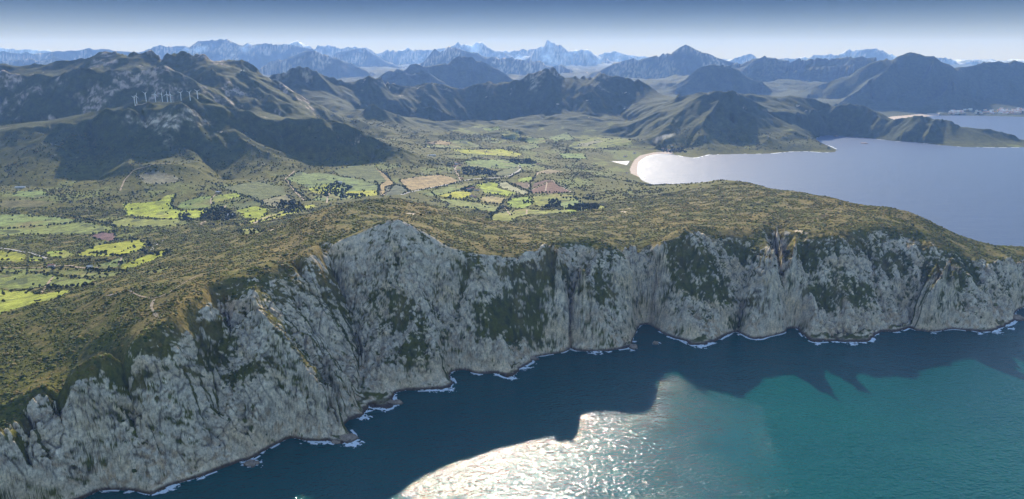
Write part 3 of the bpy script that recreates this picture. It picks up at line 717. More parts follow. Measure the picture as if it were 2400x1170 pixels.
# beach, sand band behind the bay
BEACH = [(1500,416),(1478,408),(1476,398),(1480,388),(1487,376),(1500,366),(1530,359),(1570,357),(1576,360),(1567,362),(1550,362.5),(1530,365),(1515,370),(1505,377),(1498,386),(1497,395),(1499,405),(1503,414)]
bw = [at_z(p[0], p[1], 1.0) for p in BEACH]
bpoly = [(s * y, y) for s, y, z in bw]
beach_m = in_poly(Xg, Yg, bpoly) & (Yg > 3000) & (Yg < 4700)
FB = [(2060, 279), (2090, 274), (2150, 270.5), (2200, 269.5), (2200, 271.5), (2160, 274), (2120, 277.5), (2088, 282)]
fb = [(s * y, y) for s, y, z in [at_z(p[0], p[1], 1.0) for p in FB]]
fbeach_m = in_poly(Xg, Yg, fb) & (Yg > 6000)
H[beach_m] = np.clip(H[beach_m], -0.5, 5); Zm[beach_m] = H[beach_m]
Zm[fbeach_m] = np.clip(Zm[fbeach_m], 1.5, 6)
rock[beach_m | fbeach_m] = 0
col[beach_m] = C3(0.42, 0.32, 0.24); col[fbeach_m] = C3(0.55, 0.47, 0.38)
beach_any = beach_m | fbeach_m

# ------------------------------------------------------------------ materials
def mat(name):
    m = bpy.data.materials.new(name); m.use_nodes = True
    nt = m.node_tree; b = nt.nodes['Principled BSDF']
    return m, nt, nt.nodes, nt.links, b
def simple(name, c, rough=0.7, var=0.15, scale=0.4):
    m, nt, N, L, b = mat(name)
    t = N.new('ShaderNodeTexCoord'); n = N.new('ShaderNodeTexNoise'); n.inputs['Scale'].default_value = scale; n.inputs['Detail'].default_value = 4
    L.new(t.outputs['Object'], n.inputs['Vector'])
    r = N.new('ShaderNodeMapRange'); r.inputs[3].default_value = 1 - var; r.inputs[4].default_value = 1 + var
    L.new(n.outputs[0], r.inputs[0])
    v = N.new('ShaderNodeVectorMath'); v.operation = 'SCALE'; v.inputs[0].default_value = c
    L.new(r.outputs[0], v.inputs[3]); L.new(v.outputs[0], b.inputs['Base Color'])
    b.inputs['Roughness'].default_value = rough; b.inputs['Specular IOR Level'].default_value = 0.2
    return m
def terrain_mat(name, scales, bumps, crackscale=None):
    m, nt, N, L, b = mat(name)
    at = N.new('ShaderNodeAttribute'); at.attribute_name = 'cover'
    geo = N.new('ShaderNodeNewGeometry')
    prev = None; colsrc = at.outputs['Color']
    for i, (sc, bp) in enumerate(zip(scales, bumps)):
        n = N.new('ShaderNodeTexNoise'); n.inputs['Scale'].default_value = sc; n.inputs['Detail'].default_value = 5; n.inputs['Roughness'].default_value = 0.62
        L.new(geo.outputs['Position'], n.inputs['Vector'])
        r = N.new('ShaderNodeMapRange'); r.inputs[1].default_value = 0.3; r.inputs[2].default_value = 0.7; r.inputs[3].default_value = 0.72; r.inputs[4].default_value = 1.3
        L.new(n.outputs[0], r.inputs[0])
        v = N.new('ShaderNodeVectorMath'); v.operation = 'SCALE'
        L.new(colsrc, v.inputs[0]); L.new(r.outputs[0], v.inputs[3]); colsrc = v.outputs[0]
        bu = N.new('ShaderNodeBump'); bu.inputs['Strength'].default_value = 0.8; bu.inputs['Distance'].default_value = bp
        L.new(n.outputs[0], bu.inputs['Height'])
        if prev: L.new(prev.outputs[0], bu.inputs['Normal'])
        prev = bu
    if crackscale:
        mp = N.new('ShaderNodeMapping'); mp.inputs['Scale'].default_value = (1.6, 1.0, 0.55); mp.inputs['Rotation'].default_value = (0.3, 0.45, 0.5)
        L.new(geo.outputs['Position'], mp.inputs[0])
        wn = N.new('ShaderNodeTexNoise'); wn.inputs['Scale'].default_value = 0.12; wn.inputs['Detail'].default_value = 3
        L.new(mp.outputs[0], wn.inputs['Vector'])
        va = N.new('ShaderNodeVectorMath'); va.operation = 'MULTIPLY_ADD'; va.inputs[1].default_value = (30, 30, 30)
        L.new(wn.outputs['Color'], va.inputs[0]); L.new(mp.outputs[0], va.inputs[2])
        vo = N.new('ShaderNodeTexVoronoi'); vo.feature = 'DISTANCE_TO_EDGE'; vo.inputs['Scale'].default_value = crackscale
        L.new(va.outputs[0], vo.inputs['Vector'])
        r = N.new('ShaderNodeMapRange'); r.inputs[1].default_value = 0.0; r.inputs[2].default_value = 0.05; r.inputs[3].default_value = 0.62; r.inputs[4].default_value = 1.0
        L.new(vo.outputs['Distance'], r.inputs[0])
        # only on rock (attribute alpha)
        mr = N.new('ShaderNodeMix'); mr.data_type = 'FLOAT'; mr.inputs[2].default_value = 1.0
        L.new(at.outputs['Alpha'], mr.inputs[0]); L.new(r.outputs[0], mr.inputs[3])
        v = N.new('ShaderNodeVectorMath'); v.operation = 'SCALE'
        L.new(colsrc, v.inputs[0]); L.new(mr.outputs[0], v.inputs[3]); colsrc = v.outputs[0]
        bu = N.new('ShaderNodeBump'); bu.inputs['Strength'].default_value = 0.7; bu.inputs['Distance'].default_value = 1.5
        L.new(mr.outputs[0], bu.inputs['Height']); L.new(prev.outputs[0], bu.inputs['Normal']); prev = bu
    L.new(colsrc, b.inputs['Base Color']); L.new(prev.outputs[0], b.inputs['Normal'])
    b.inputs['Roughness'].default_value = 0.95; b.inputs['Specular IOR Level'].default_value = 0.08
    return m
M_near = terrain_mat('headland_rock_and_scrub', (0.30, 0.07), (1.6, 3.0), 0.085)
M_valley = terrain_mat('valley_ground', (0.16, 0.035), (2.0, 4.0))
M_mount = terrain_mat('mountain_ground', (0.05, 0.010), (7.0, 20.0))
M_sand = simple('beach_sand', (0.46, 0.36, 0.28), 0.9, 0.12, 0.02)

# ------------------------------------------------------------------ cut the ground into sheets
idx = np.arange(GR * GC, dtype=np.int64).reshape(GR, GC)
q = np.stack([idx[:-1, :-1], idx[:-1, 1:], idx[1:, 1:], idx[1:, :-1]], -1)
hmax = np.maximum.reduce([Zm[:-1, :-1], Zm[:-1, 1:], Zm[1:, 1:], Zm[1:, :-1]])
keep = hmax > -9.0
Yc = Yg[:-1, :-1]; bc = beach_any[:-1, :-1]
P3 = np.stack([Xm, Ym, Zm], -1).reshape(-1, 3)
A4 = np.concatenate([np.clip(col, 0.005, 0.9), rock[..., None]], -1).reshape(-1, 4)
def cut(name, m, material, kind='structure'):
    f = q[m]
    used = np.unique(f); remap = np.zeros(GR * GC, np.int64); remap[used] = np.arange(len(used))
    o = mesh_np(name, P3[used], remap[f], material, True, {'cover': A4[used]})
    tag(o, kind=kind); return o
YN = 2052.0
headland = cut('headland_terrain', keep & ~bc & (Yc < YN), M_near)
valley = cut('valley_terrain', keep & ~bc & (Yc >= YN) & (Yc < 4250), M_valley)
hills = cut('hill_terrain', keep & ~bc & (Yc >= 4250) & (Yc < 8200), M_valley)
mountains = cut('mountain_terrain', keep & ~bc & (Yc >= 8200), M_mount)
beach = cut('beach', keep & bc & (Yc < 6000), M_sand)
beach2 = cut('beach', keep & bc & (Yc >= 6000), M_sand)

# ------------------------------------------------------------------ sea
m, nt, N, L, b = mat('sea_water')
geo = N.new('ShaderNodeNewGeometry')
prev = None
for sc, bp, rt, det in ((0.15, 2.0, 0.5, 3), (0.05, 1.6, 0.5, 2), (0.012, 2.5, 0.4, 2)):
    mp = N.new('ShaderNodeMapping'); mp.inputs['Scale'].default_value = (1.0, 1.7, 1.0); mp.inputs['Rotation'].default_value = (0, 0, -0.45)
    L.new(geo.outputs['Position'], mp.inputs[0])
    n = N.new('ShaderNodeTexNoise'); n.inputs['Scale'].default_value = sc; n.inputs['Detail'].default_value = det; n.inputs['Roughness'].default_value = rt
    L.new(mp.outputs[0], n.inputs['Vector'])
    bu = N.new('ShaderNodeBump'); bu.inputs['Strength'].default_value = 1.0; bu.inputs['Distance'].default_value = bp
    L.new(n.outputs[0], bu.inputs['Height'])
    if prev: L.new(prev.outputs[0], bu.inputs['Normal'])
    prev = bu
L.new(prev.outputs[0], b.inputs['Normal'])
nz = N.new('ShaderNodeTexNoise'); nz.inputs['Scale'].default_value = 0.003; nz.inputs['Detail'].default_value = 4
L.new(geo.outputs['Position'], nz.inputs['Vector'])
cm = N.new('ShaderNodeMix'); cm.data_type = 'RGBA'
cm.inputs[6].default_value = (0.0, 0.045, 0.055, 1); cm.inputs[7].default_value = (0.0, 0.085, 0.070, 1)
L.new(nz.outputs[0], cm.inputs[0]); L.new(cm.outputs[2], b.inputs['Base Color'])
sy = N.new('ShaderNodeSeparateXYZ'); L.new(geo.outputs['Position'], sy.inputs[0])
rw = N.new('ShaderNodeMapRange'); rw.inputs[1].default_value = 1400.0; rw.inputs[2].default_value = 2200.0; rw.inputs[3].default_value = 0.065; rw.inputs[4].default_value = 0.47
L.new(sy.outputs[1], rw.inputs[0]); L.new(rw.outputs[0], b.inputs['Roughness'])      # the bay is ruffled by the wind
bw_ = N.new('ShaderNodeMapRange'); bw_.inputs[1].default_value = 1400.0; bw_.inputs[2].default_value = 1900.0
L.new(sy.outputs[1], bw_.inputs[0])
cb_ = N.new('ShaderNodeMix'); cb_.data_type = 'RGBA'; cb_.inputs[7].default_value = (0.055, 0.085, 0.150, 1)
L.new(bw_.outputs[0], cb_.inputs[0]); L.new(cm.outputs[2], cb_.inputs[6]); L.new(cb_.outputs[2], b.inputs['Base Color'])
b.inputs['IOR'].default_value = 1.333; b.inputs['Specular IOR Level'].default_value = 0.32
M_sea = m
g = 34000.0
sea = mesh_np('sea', np.array([(-g, -3000, 0), (g, -3000, 0), (g, 27500, 0), (-g, 27500, 0)], float), np.array([[0, 1, 2, 3]]), M_sea, False)
tag(sea, kind='structure')

# surf along the rocks
sd_ = np.where(keep, 1, 0)
fo = fbm(Xg, Yg, 16, 4, 301, 0.6); fo2 = fbm(Xg, Yg, 95, 2, 307)
surf = (H[:-1, :-1] < 1.2) & (H[:-1, :-1] > -7.5 - 2.5 * fo2[:-1, :-1]) & (Yc < 2300) & (fo[:-1, :-1] + 0.9 * fo2[:-1, :-1] + 0.07 * H[:-1, :-1] > -0.02)
surf_far = (H[:-1, :-1] < 1.0) & (H[:-1, :-1] > -5.0) & (Yc >= 2300) & (Yc < 5200) & (fo2[:-1, :-1] > 0.05)
surf_b = (np.abs(H[:-1, :-1] + 0.9) < 1.2) & sblur(beach_m.astype(np.float32), 8)[:-1, :-1].astype(bool) & ~bc
M_foam = simple('surf_foam', (0.82, 0.86, 0.90), 0.6, 0.25, 0.35)
fq = q[surf]; used = np.unique(fq); remap = np.zeros(GR * GC, np.int64); remap[used] = np.arange(len(used))
FP = np.stack([Xg, Yg, np.full_like(Xg, 0.25)], -1).reshape(-1, 3)[used]
FP[:, 2] += 0.35 * np.abs(fo.reshape(-1)[used])
foam = mesh_np('sea_foam', FP, remap[fq], M_foam); tag(foam, kind='stuff')
def swash(name, pts, w, off_, thr, seed):
    W_ = np.array([(s_ * y_, y_) for s_, y_, z_ in [at_z(p[0], p[1], 0) for p in pts]])
    C = [W_[0]]
    for a, b_ in zip(W_[:-1], W_[1:]):
        n = max(1, int(np.linalg.norm(b_ - a) / 5)); C += [a + (b_ - a) * k / n for k in range(1, n + 1)]
    C = np.array(C)
    for _ in range(5): C[1:-1] = .25 * C[:-2] + .5 * C[1:-1] + .25 * C[2:]
    T_ = np.gradient(C, axis=0); T_ /= np.linalg.norm(T_, axis=1)[:, None] + 1e-9; Nn = np.stack([T_[:, 1], -T_[:, 0]], 1)
    k = np.arange(len(C)); wv = gnoise(C[:, 0] / 37 + seed, C[:, 1] / 37, seed); w1 = w * (1 + .8 * wv + .5 * gnoise(C[:, 0] / 11, C[:, 1] / 11, seed + 3))
    V = []; 
    for j in range(4): V.append(np.concatenate([C + Nn * (off_ + (j / 3 - .25) * w1)[:, None], np.full((len(C), 1), .5)], 1))
    V = np.stack(V, 1).reshape(-1, 3)
    Fa = [(4 * i + j, 4 * i + 4 + j, 4 * i + 5 + j, 4 * i + 1 + j) for i in range(len(C) - 1) for j in range(3) if wv[i] > thr]
    o = mesh_np(name, V, np.array(Fa), M_foam); tag(o, kind='stuff')
swash('beach_swash', [(1507, 420)] + BEACH_LINE, 7.0, 2.0, -9, 3)
swash('sea_foam', COAST_NEAR[3:], 3.4, 3.5, 0.02, 11)
swash('sea_foam', COAST_P1[:12], 8.0, 0.0, 0.0, 5)
swash('sea_foam', COAST_P1[12:] + COAST_P2, 7.0, 0.0, 0.22, 8)

# lagoon behind the beach
pw = [at_z(p[0], p[1], 6.0) for p in ((1430, 377.5), (1446, 378.5), (1462, 378), (1476, 377), (1474, 381), (1469, 387.5), (1458, 385), (1444, 381.5))]
pc = np.array([(s * y, y, 6.0) for s, y, z in pw])
cen = pc.mean(0)
lagoon = mesh_np('lagoon', np.vstack([pc, cen[None]]), np.array([[i, (i + 1) % len(pc), len(pc)] for i in range(len(pc))])[:, ::-1], M_sea, False)
tag(lagoon, kind='structure')

# ------------------------------------------------------------------ vegetation
random.seed(4); RNG = np.random.default_rng(7)
def domes(name, X, Y, rad, hgt, colr, mat_, sink=0.25):
    """one low, uneven bush per point, merged into a single ground-cover mesh"""
    n = len(X); k = 5
    s = X / Y; c = np.clip((s - fs[0]) / DS, 0, GC - 2); r = np.clip(np.interp(np.log(Y), fl, np.arange(GR)), 0, GR - 2)
    ci = c.astype(int); ri = r.astype(int); fc = c - ci; fr = r - ri
    Zs = H[ri, ci] * (1 - fc) * (1 - fr) + H[ri, ci + 1] * fc * (1 - fr) + H[ri + 1, ci] * (1 - fc) * fr + H[ri + 1, ci + 1] * fc * fr
    th = RNG.uniform(0, 2 * np.pi, (n, 1)) + np.arange(k)[None] * 2 * np.pi / k + RNG.normal(0, .18, (n, k))
    rb = rad[:, None] * RNG.uniform(.8, 1.15, (n, k)); rm = rad[:, None] * RNG.uniform(.62, 1.05, (n, k))
    hz = hgt[:, None] * RNG.uniform(.45, .95, (n, k))
    V = np.zeros((n, 2 * k + 1, 3), np.float32)
    V[:, :k, 0] = X[:, None] + np.cos(th) * rb; V[:, :k, 1] = Y[:, None] + np.sin(th) * rb; V[:, :k, 2] = (Zs - sink * hgt - rad * .4)[:, None]
    t2 = th + np.pi / k
    V[:, k:2 * k, 0] = X[:, None] + np.cos(t2) * rm; V[:, k:2 * k, 1] = Y[:, None] + np.sin(t2) * rm; V[:, k:2 * k, 2] = Zs[:, None] + hz * .8
    V[:, 2 * k, 0] = X + RNG.normal(0, .2, n) * rad; V[:, 2 * k, 1] = Y + RNG.normal(0, .2, n) * rad; V[:, 2 * k, 2] = Zs + hgt
    Fc = []
    for i in range(k):
        j = (i + 1) % k
        Fc += [(i, j, k + i), (j, k + j, k + i), (k + i, k + j, 2 * k)]
    Fc = np.array(Fc)
    Fa = (Fc[None] + (np.arange(n) * (2 * k + 1))[:, None, None]).reshape(-1, 3)
    ca = np.repeat(np.concatenate([colr, np.ones((n, 1))], 1)[:, None], 2 * k + 1, 1).reshape(-1, 4)
    o = mesh_np(name, V.reshape(-1, 3), Fa, mat_, False, {'cover': ca})
    tag(o, kind='stuff'); return o

mv, ntv, Nv, Lv, bv = mat('scrub_leaves')
av = Nv.new('ShaderNodeAttribute'); av.attribute_name = 'cover'; Lv.new(av.outputs['Color'], bv.inputs['Base Color'])
bv.inputs['Roughness'].default_value = 0.85; bv.inputs['Specular IOR Level'].default_value = 0.15
M_scrub = mv

area = (Yg * DS) * (Yg * np.gradient(fl.astype(np.float32))[:, None])
fieldb = sblur(fmask, 1)
clump = fbm(Xg, Yg, 46, 3, 401)
vis = (FS > -0.83) & (FS < 0.75) & (H > 14)
def scatter(dens, maxn):
    p = (dens * area * vis).ravel().astype(np.float64); tot = p.sum()
    n = int(min(maxn, tot)); print('scatter', n, tot)
    cs_ = np.cumsum(p); u = np.sort(RNG.uniform(0, tot, n)); i = np.searchsorted(cs_, u); i = np.clip(i, 0, GR * GC - 1)
    y = Yg.ravel()[i] * np.exp(RNG.uniform(-.5, .5, n) * 0.0012); s = FS.ravel()[i] + RNG.uniform(-.5, .5, n) * DS
    return s * y, y, i
pal = np.array([(0.120, 0.122, 0.016), (0.055, 0.068, 0.014), (0.160, 0.138, 0.024), (0.190, 0.132, 0.032), (0.140, 0.110, 0.030)])
# low scrub of the headland
veg = np.maximum(1 - rock, 0.35 * sstep(0.0, 0.3, hf + .5 * veg_n) * (tide < .1)) * (1 - fieldb) * (Yg < 2350) * (1 - np.clip(crack * cl_m, 0, 1))
dn = veg * (0.066 * sstep(-0.28, 0.2, clump) + 0.006) * np.clip(1.6 - slope_s, 0.25, 1)
X_, Y_, i_ = scatter(dn, 190000)
hh = H.ravel()[i_]; warm = np.clip((n1.ravel()[i_] + .5 * n2.ravel()[i_] + .3) * 1.1, 0, 1) * np.clip((hh - 100) / 60, 0, 1)
onr = rock.ravel()[i_] > .4
ci_ = np.where(RNG.uniform(0, 1, len(X_)) < 0.65 * warm, RNG.choice([2, 3, 3, 4], len(X_)), RNG.choice([0, 0, 1, 1, 4], len(X_)))
ci_ = np.where(onr, 1, ci_)
rad = RNG.uniform(0.9, 2.7, len(X_)) * np.clip(1.0 + 0.9 * n2.ravel()[i_], .65, 1.5) * (1 + 0.5 * (RNG.uniform(0, 1, len(X_)) > .9))
domes('scrub', X_, Y_, rad, rad * RNG.uniform(.5, .9, len(X_)), pal[ci_] * RNG.uniform(.75, 1.3, (len(X_), 1)), M_scrub)
# taller thickets in the valley and on the hill sides
big = fbm(Xg, Yg, 210, 4, 411)
dn = (1 - rock * .8) * (1 - fieldb) * (Yg > 1500) * (Yg < 4600) * (0.0085 * sstep(-0.05, 0.35, big + .6 * clump) + 0.0008) * (1 - sstep(1.0, 1.6, slope_s)) * (H < 230) * (0.25 + 0.75 * sstep(1900, 2200, Yg))
dn = np.where((Yg < 2400) & (H > 130), dn * 0.1, dn)
X_, Y_, i_ = scatter(dn, 42000)
rad = RNG.uniform(1.6, 4.2, len(X_))
domes('thicket', X_, Y_, rad, rad * RNG.uniform(.8, 1.3, len(X_)), pal[RNG.choice([0, 1, 1, 4], len(X_))] * RNG.uniform(.6, 1.1, (len(X_), 1)), M_scrub)

# hedgerows, tree clumps and single trees
HEDGES = [
 [(1010,450),(1020,460),(1028,467)], [(1030,462),(1078,467)], [(1085,469),(1130,475),(1175,480)], [(1085,467),(1100,460),(1110,457)],
 [(1176,480),(1180,472),(1200,464),(1240,454),(1290,451),(1345,453)], [(1187,426),(1215,437),(1245,452)], [(1140,460),(1165,456),(1185,463)],
 [(1150,507),(1165,494),(1180,482),(1190,490),(1196,492)], [(980,447),(1040,436),(1080,425),(1120,423),(1190,420),(1225,402)],
 [(1085,487),(1110,487),(1125,496)], [(150,503),(200,514),(240,521),(275,534)], [(0,538),(70,531),(140,526),(190,520)],
 [(408,462),(402,480),(420,493),(460,494),(500,486),(540,475),(560,470),(590,460)], [(490,425),(520,440),(560,455),(590,465),(640,488),(670,479),(720,470),(760,462)],
 [(565,528),(620,516),(660,502),(740,488)], [(300,560),(345,564),(352,580)], [(110,676),(150,677),(180,673),(222,670)], [(900,440),(925,433),(945,437),(960,452)],
 [(1243,490),(1300,490),(1340,492)], [(1040,362),(1100,364),(1170,368),(1220,371)], [(1060,350),(1150,348)], [(1170,305),(1220,306)], [(1320,372),(1380,374)],
 [(1340,351),(1440,350)], [(120,632),(200,632),(260,638)], [(330,592),(400,600)], [(1345,478),(1380,480)], [(290,562),(240,572),(190,580)],
 [(990,346),(1060,350)], [(225,548),(300,540)], [(670,425),(700,452),(730,472)], [(885,455),(889,435),(880,425)], [(1243,452),(1243,430),(1256,412)],
 [(210,592),(250,598),(300,600)], [(150,612),(230,612),(290,618)], [(420,512),(470,515),(530,512)], [(500,528),(600,524)]]
CLUMPS = [[(1274,488),(1285,470),(1310,465),(1316,478),(1300,489)], [(1223,478),(1226,471),(1245,472),(1248,478)], [(1085,410),(1082,393),(1120,392),(1165,404),(1160,411)],
 [(1310,464),(1390,462),(1400,470),(1350,467)], [(1078,445),(1095,437),(1115,438),(1105,452)], [(470,492),(520,487),(560,505),(520,520),(470,515)],
 [(740,445),(790,425),(830,440),(800,455),(760,462)], [(780,455),(850,455),(870,462),(800,465)], [(1190,375),(1240,372),(1260,384),(1210,386)], [(640,470),(690,470),(720,490),(680,500),(650,488)],
 [(420,500),(445,500),(445,520),(420,518)], [(1330,485),(1400,480),(1405,492),(1340,495)], [(1540,352),(1600,345),(1610,358),(1560,358)]]
tree_pts = []; rr = random.Random(9)
for hd in HEDGES:
    W_ = [ground_px(*p) for p in hd]; W_ = [w for w in W_ if w]
    for a, b_ in zip(W_[:-1], W_[1:]):
        d = math.hypot(b_[0] - a[0], b_[1] - a[1])
        if d > 900: continue
        for k in range(int(d / 7.5) + 1):
            t = (k + rr.random()) / (d / 7.5 + 1)
            if rr.random() < .12: continue
            tree_pts.append((a[0] + (b_[0] - a[0]) * t + rr.gauss(0, 2.5), a[1] + (b_[1] - a[1]) * t + rr.gauss(0, 3), rr.uniform(.55, 1.0), 'h'))
for c, P in field_w:
    n = len(P)
    for i in range(n):
        a, b_ = P[i], P[(i + 1) % n]; d = float(np.linalg.norm(b_ - a))
        if rr.random() < .35: continue
        for k in range(int(d / 9) + 1):
            if rr.random() < .3: continue
            t = rr.random(); tree_pts.append((float(a[0] + (b_[0] - a[0]) * t + rr.gauss(0, 3)), float(a[1] + (b_[1] - a[1]) * t + rr.gauss(0, 5)), rr.uniform(.35, .85), 'h'))
for cp in CLUMPS:
    W_ = [ground_px(*p) for p in cp]; W_ = [(w[0], w[1]) for w in W_ if w]
    xs = [w[0] for w in W_]; ys = [w[1] for w in W_]
    Aa = (max(xs) - min(xs)) * (max(ys) - min(ys)); n = min(int(Aa / 130), 900)
    x = RNG.uniform(min(xs), max(xs), n); y = RNG.uniform(min(ys), max(ys), n); ok = in_poly(x, y, W_)
    for a, b_ in zip(x[ok], y[ok]): tree_pts.append((float(a), float(b_), rr.uniform(.7, 1.25), 'c'))
for c, P in field_w:                                       # single trees standing in the pastures
    if c not in (BG, GG): continue
    x0, x1, y0, y1 = P[:, 0].min(), P[:, 0].max(), P[:, 1].min(), P[:, 1].max()
    n = min(int((x1 - x0) * (y1 - y0) / (900 if y1 < 2100 else 3500)), 130)
    x = RNG.uniform(x0, x1, n); y = RNG.uniform(y0, y1, n); ok = in_poly(x, y, [tuple(p) for p in P])
    cl_ = gnoise(x / 60, y / 60, 433) > -0.05
    for a, b_ in zip(x[ok & cl_], y[ok & cl_]): tree_pts.append((float(a), float(b_), rr.uniform(.45, 1.0), 'p'))
def visible(x, y, z):
    s = x / y; c = int(round((s - fs[0]) / DS))
    if not (0 <= c < GC): return False
    r = np.searchsorted(fl, math.log(y)) - 3
    t = (CAMH - z) / y
    return not np.any(H[:r, c] > CAMH - t * Yg[:r, c] + 0.5)
tv = []
for x, y, k, kind in tree_pts:
    z = height(x, y); px, py = project(x, y, z + 3)
    if 0 < px < 2400 and visible(x, y, z + 4): tv.append((y / k, x, y, z, k, kind))
tv.sort(); print('trees', len(tv))
M_leaf = [simple('tree_leaves', c, 0.85, 0.35, 0.5) for c in ((0.040, 0.055, 0.022), (0.055, 0.070, 0.026), (0.075, 0.078, 0.034))]
M_bark = simple('tree_bark', (0.10, 0.075, 0.05), 0.9, 0.2, 1.0)
def crown_mesh(seed, h, r):
    rg = np.random.default_rng(seed); V = []; Fa = []
    lobes = [(rg.normal(0, .34) * r, rg.normal(0, .34) * r, h * rg.uniform(.45, .82), r * rg.uniform(.38, .62)) for _ in range(7)]
    for k in range(330):
        lx, ly, lz, lr = lobes[k % 7]
        d = rg.normal(0, 1, 3); d /= np.linalg.norm(d); d[2] = d[2] * .8 + .12
        c = np.array([lx, ly, lz]) + d * lr * rg.uniform(.7, 1.05)
        a = rg.normal(0, 1, 3); a = a - d * a.dot(d); a /= np.linalg.norm(a); b = np.cross(d, a); sz = r * rg.uniform(.13, .24)
        tl = d * sz * .35 * rg.uniform(-1, 1)
        o = len(V); V += [c - a * sz - b * sz * .6 + tl, c + a * sz - b * sz * .7, c + a * sz * .7 + b * sz - tl, c - a * sz * .8 + b * sz * .8]
        Fa.append((o, o + 1, o + 2, o + 3))
    return np.array(V), np.array(Fa)
def trunk_mesh(h, r, seed):
    rg = np.random.default_rng(seed); V = []; Fa = []
    def tube(p, q_, r0, r1):
        p = np.array(p, float); q_ = np.array(q_, float); d = q_ - p; d /= np.linalg.norm(d)
        a = np.cross(d, (0.3, 1, 0.1)); a /= np.linalg.norm(a); b = np.cross(d, a); o = len(V)
        for c, rr_ in ((p, r0), (q_, r1)):
            for i in range(6):
                t = i * math.pi / 3; V.append(c + (a * math.cos(t) + b * math.sin(t)) * rr_)
        for i in range(6): Fa.append((o + i, o + (i + 1) % 6, o + 6 + (i + 1) % 6, o + 6 + i))
    tube((0, 0, -.8), (0.1, 0, h * .4), .05 * h, .035 * h)
    for k in range(4):
        t = k * 1.6 + rg.uniform(0, .6); tube((0.1, 0, h * .36), (math.cos(t) * r * .5, math.sin(t) * r * .5, h * rg.uniform(.6, .75)), .03 * h, .012 * h)
    return np.array(V), np.array(Fa)
TV = []
for v in range(4):
    h, r = (7.5, 4.2) if v < 3 else (10.0, 3.0)
    cv, cf = crown_mesh(50 + v, h, r); tvv, tff = trunk_mesh(h, r, v)
    TV.append((mesh_np('crown', cv, cf, M_leaf[v % 3], False, link=False), mesh_np('trunk', tvv, tff, M_bark, True, link=False)))
TL = {'h': ('rounded dark green tree in a hedgerow between the fields', 'hedgerow trees between the fields'),
      'c': ('dark green tree in a dense clump beside the fields', 'trees crowded in clumps beside the fields'),
      'p': ('small round dark tree standing alone in a green pasture', 'single trees scattered over the pastures')}
NT = 296
for i, (_, x, y, z, k, kind) in enumerate(tv[:NT]):
    e = bpy.data.objects.new('tree', None); COL.objects.link(e); e.location = (x, y, z); e.scale = (k, k, k * rr.uniform(.85, 1.15)); e.rotation_euler = (0, 0, rr.uniform(0, 6.28))
    e.empty_display_size = 1
    tag(e, TL[kind][0], 'tree', TL[kind][1])
    vi = rr.choice([0, 1, 2, 0, 1, 2, 3]); v = TV[vi]
    if vi == 3:
        tag(e, {'h': 'tall narrow tree standing above a hedgerow between the fields', 'c': 'tall narrow tree rising from a dense clump beside the fields', 'p': 'tall narrow tree standing alone in a green pasture'}[kind], 'tree', TL[kind][1])
    for nm, me in (('crown', v[0]), ('trunk', v[1])):
        o = bpy.data.objects.new(nm, me); COL.objects.link(o); o.parent = e
rest = tv[NT:]
if rest:
    A_ = np.array([(r_[1], r_[2], r_[4]) for r_ in rest]); n = len(A_)
    rad = 3.9 * A_[:, 2]
    domes('distant_trees', A_[:, 0], A_[:, 1], rad, rad * RNG.uniform(1.2, 1.9, n), np.array([(0.040, 0.055, 0.022)]) * RNG.uniform(.7, 1.4, (n, 1)), M_scrub)

# ------------------------------------------------------------------ tracks and roads, laid on the ground
M_dirt = simple('dirt_track', (0.34, 0.26, 0.17), 0.95, 0.15, 0.05)
M_road = simple('pale_road', (0.36, 0.34, 0.31), 0.9, 0.1, 0.05)
def ribbon(name, pts, w, material, lift=0.6):
    W_ = [ground_px(*p) for p in pts]; W_ = [w_ for w_ in W_ if w_]
    C = [np.array(W_[0][:2])]
    for a, b_ in zip(W_[:-1], W_[1:]):
        a = np.array(a[:2]); b_ = np.array(b_[:2]); d = np.linalg.norm(b_ - a)
        if d > 900: return
        for k in range(1, max(1, int(d / 6)) + 1): C.append(a + (b_ - a) * k / max(1, int(d / 6)))
    C = np.array(C)
    for _ in range(6): C[1:-1] = .25 * C[:-2] + .5 * C[1:-1] + .25 * C[2:]
    T = np.gradient(C, axis=0); T /= np.linalg.norm(T, axis=1)[:, None] + 1e-9; Nn = np.stack([-T[:, 1], T[:, 0]], 1)
    ww = w * (0.5 + 0.12 * np.sin(np.arange(len(C)) * .7))
    V = []
    for c, n_, w2 in zip(C, Nn, ww):
        for k in (-1, 0, 1):
            p = c + n_ * w2 * k; V.append((p[0], p[1], height(p[0], p[1]) + lift))
    V = np.array(V); n = len(C)
    Fa = [(3 * i + j, 3 * i + 3 + j, 3 * i + 4 + j, 3 * i + 1 + j) for i in range(n - 1) for j in (0, 1)]
    o = mesh_np(name, V, np.array(Fa)[:, ::-1], material); tag(o, kind='structure'); return o
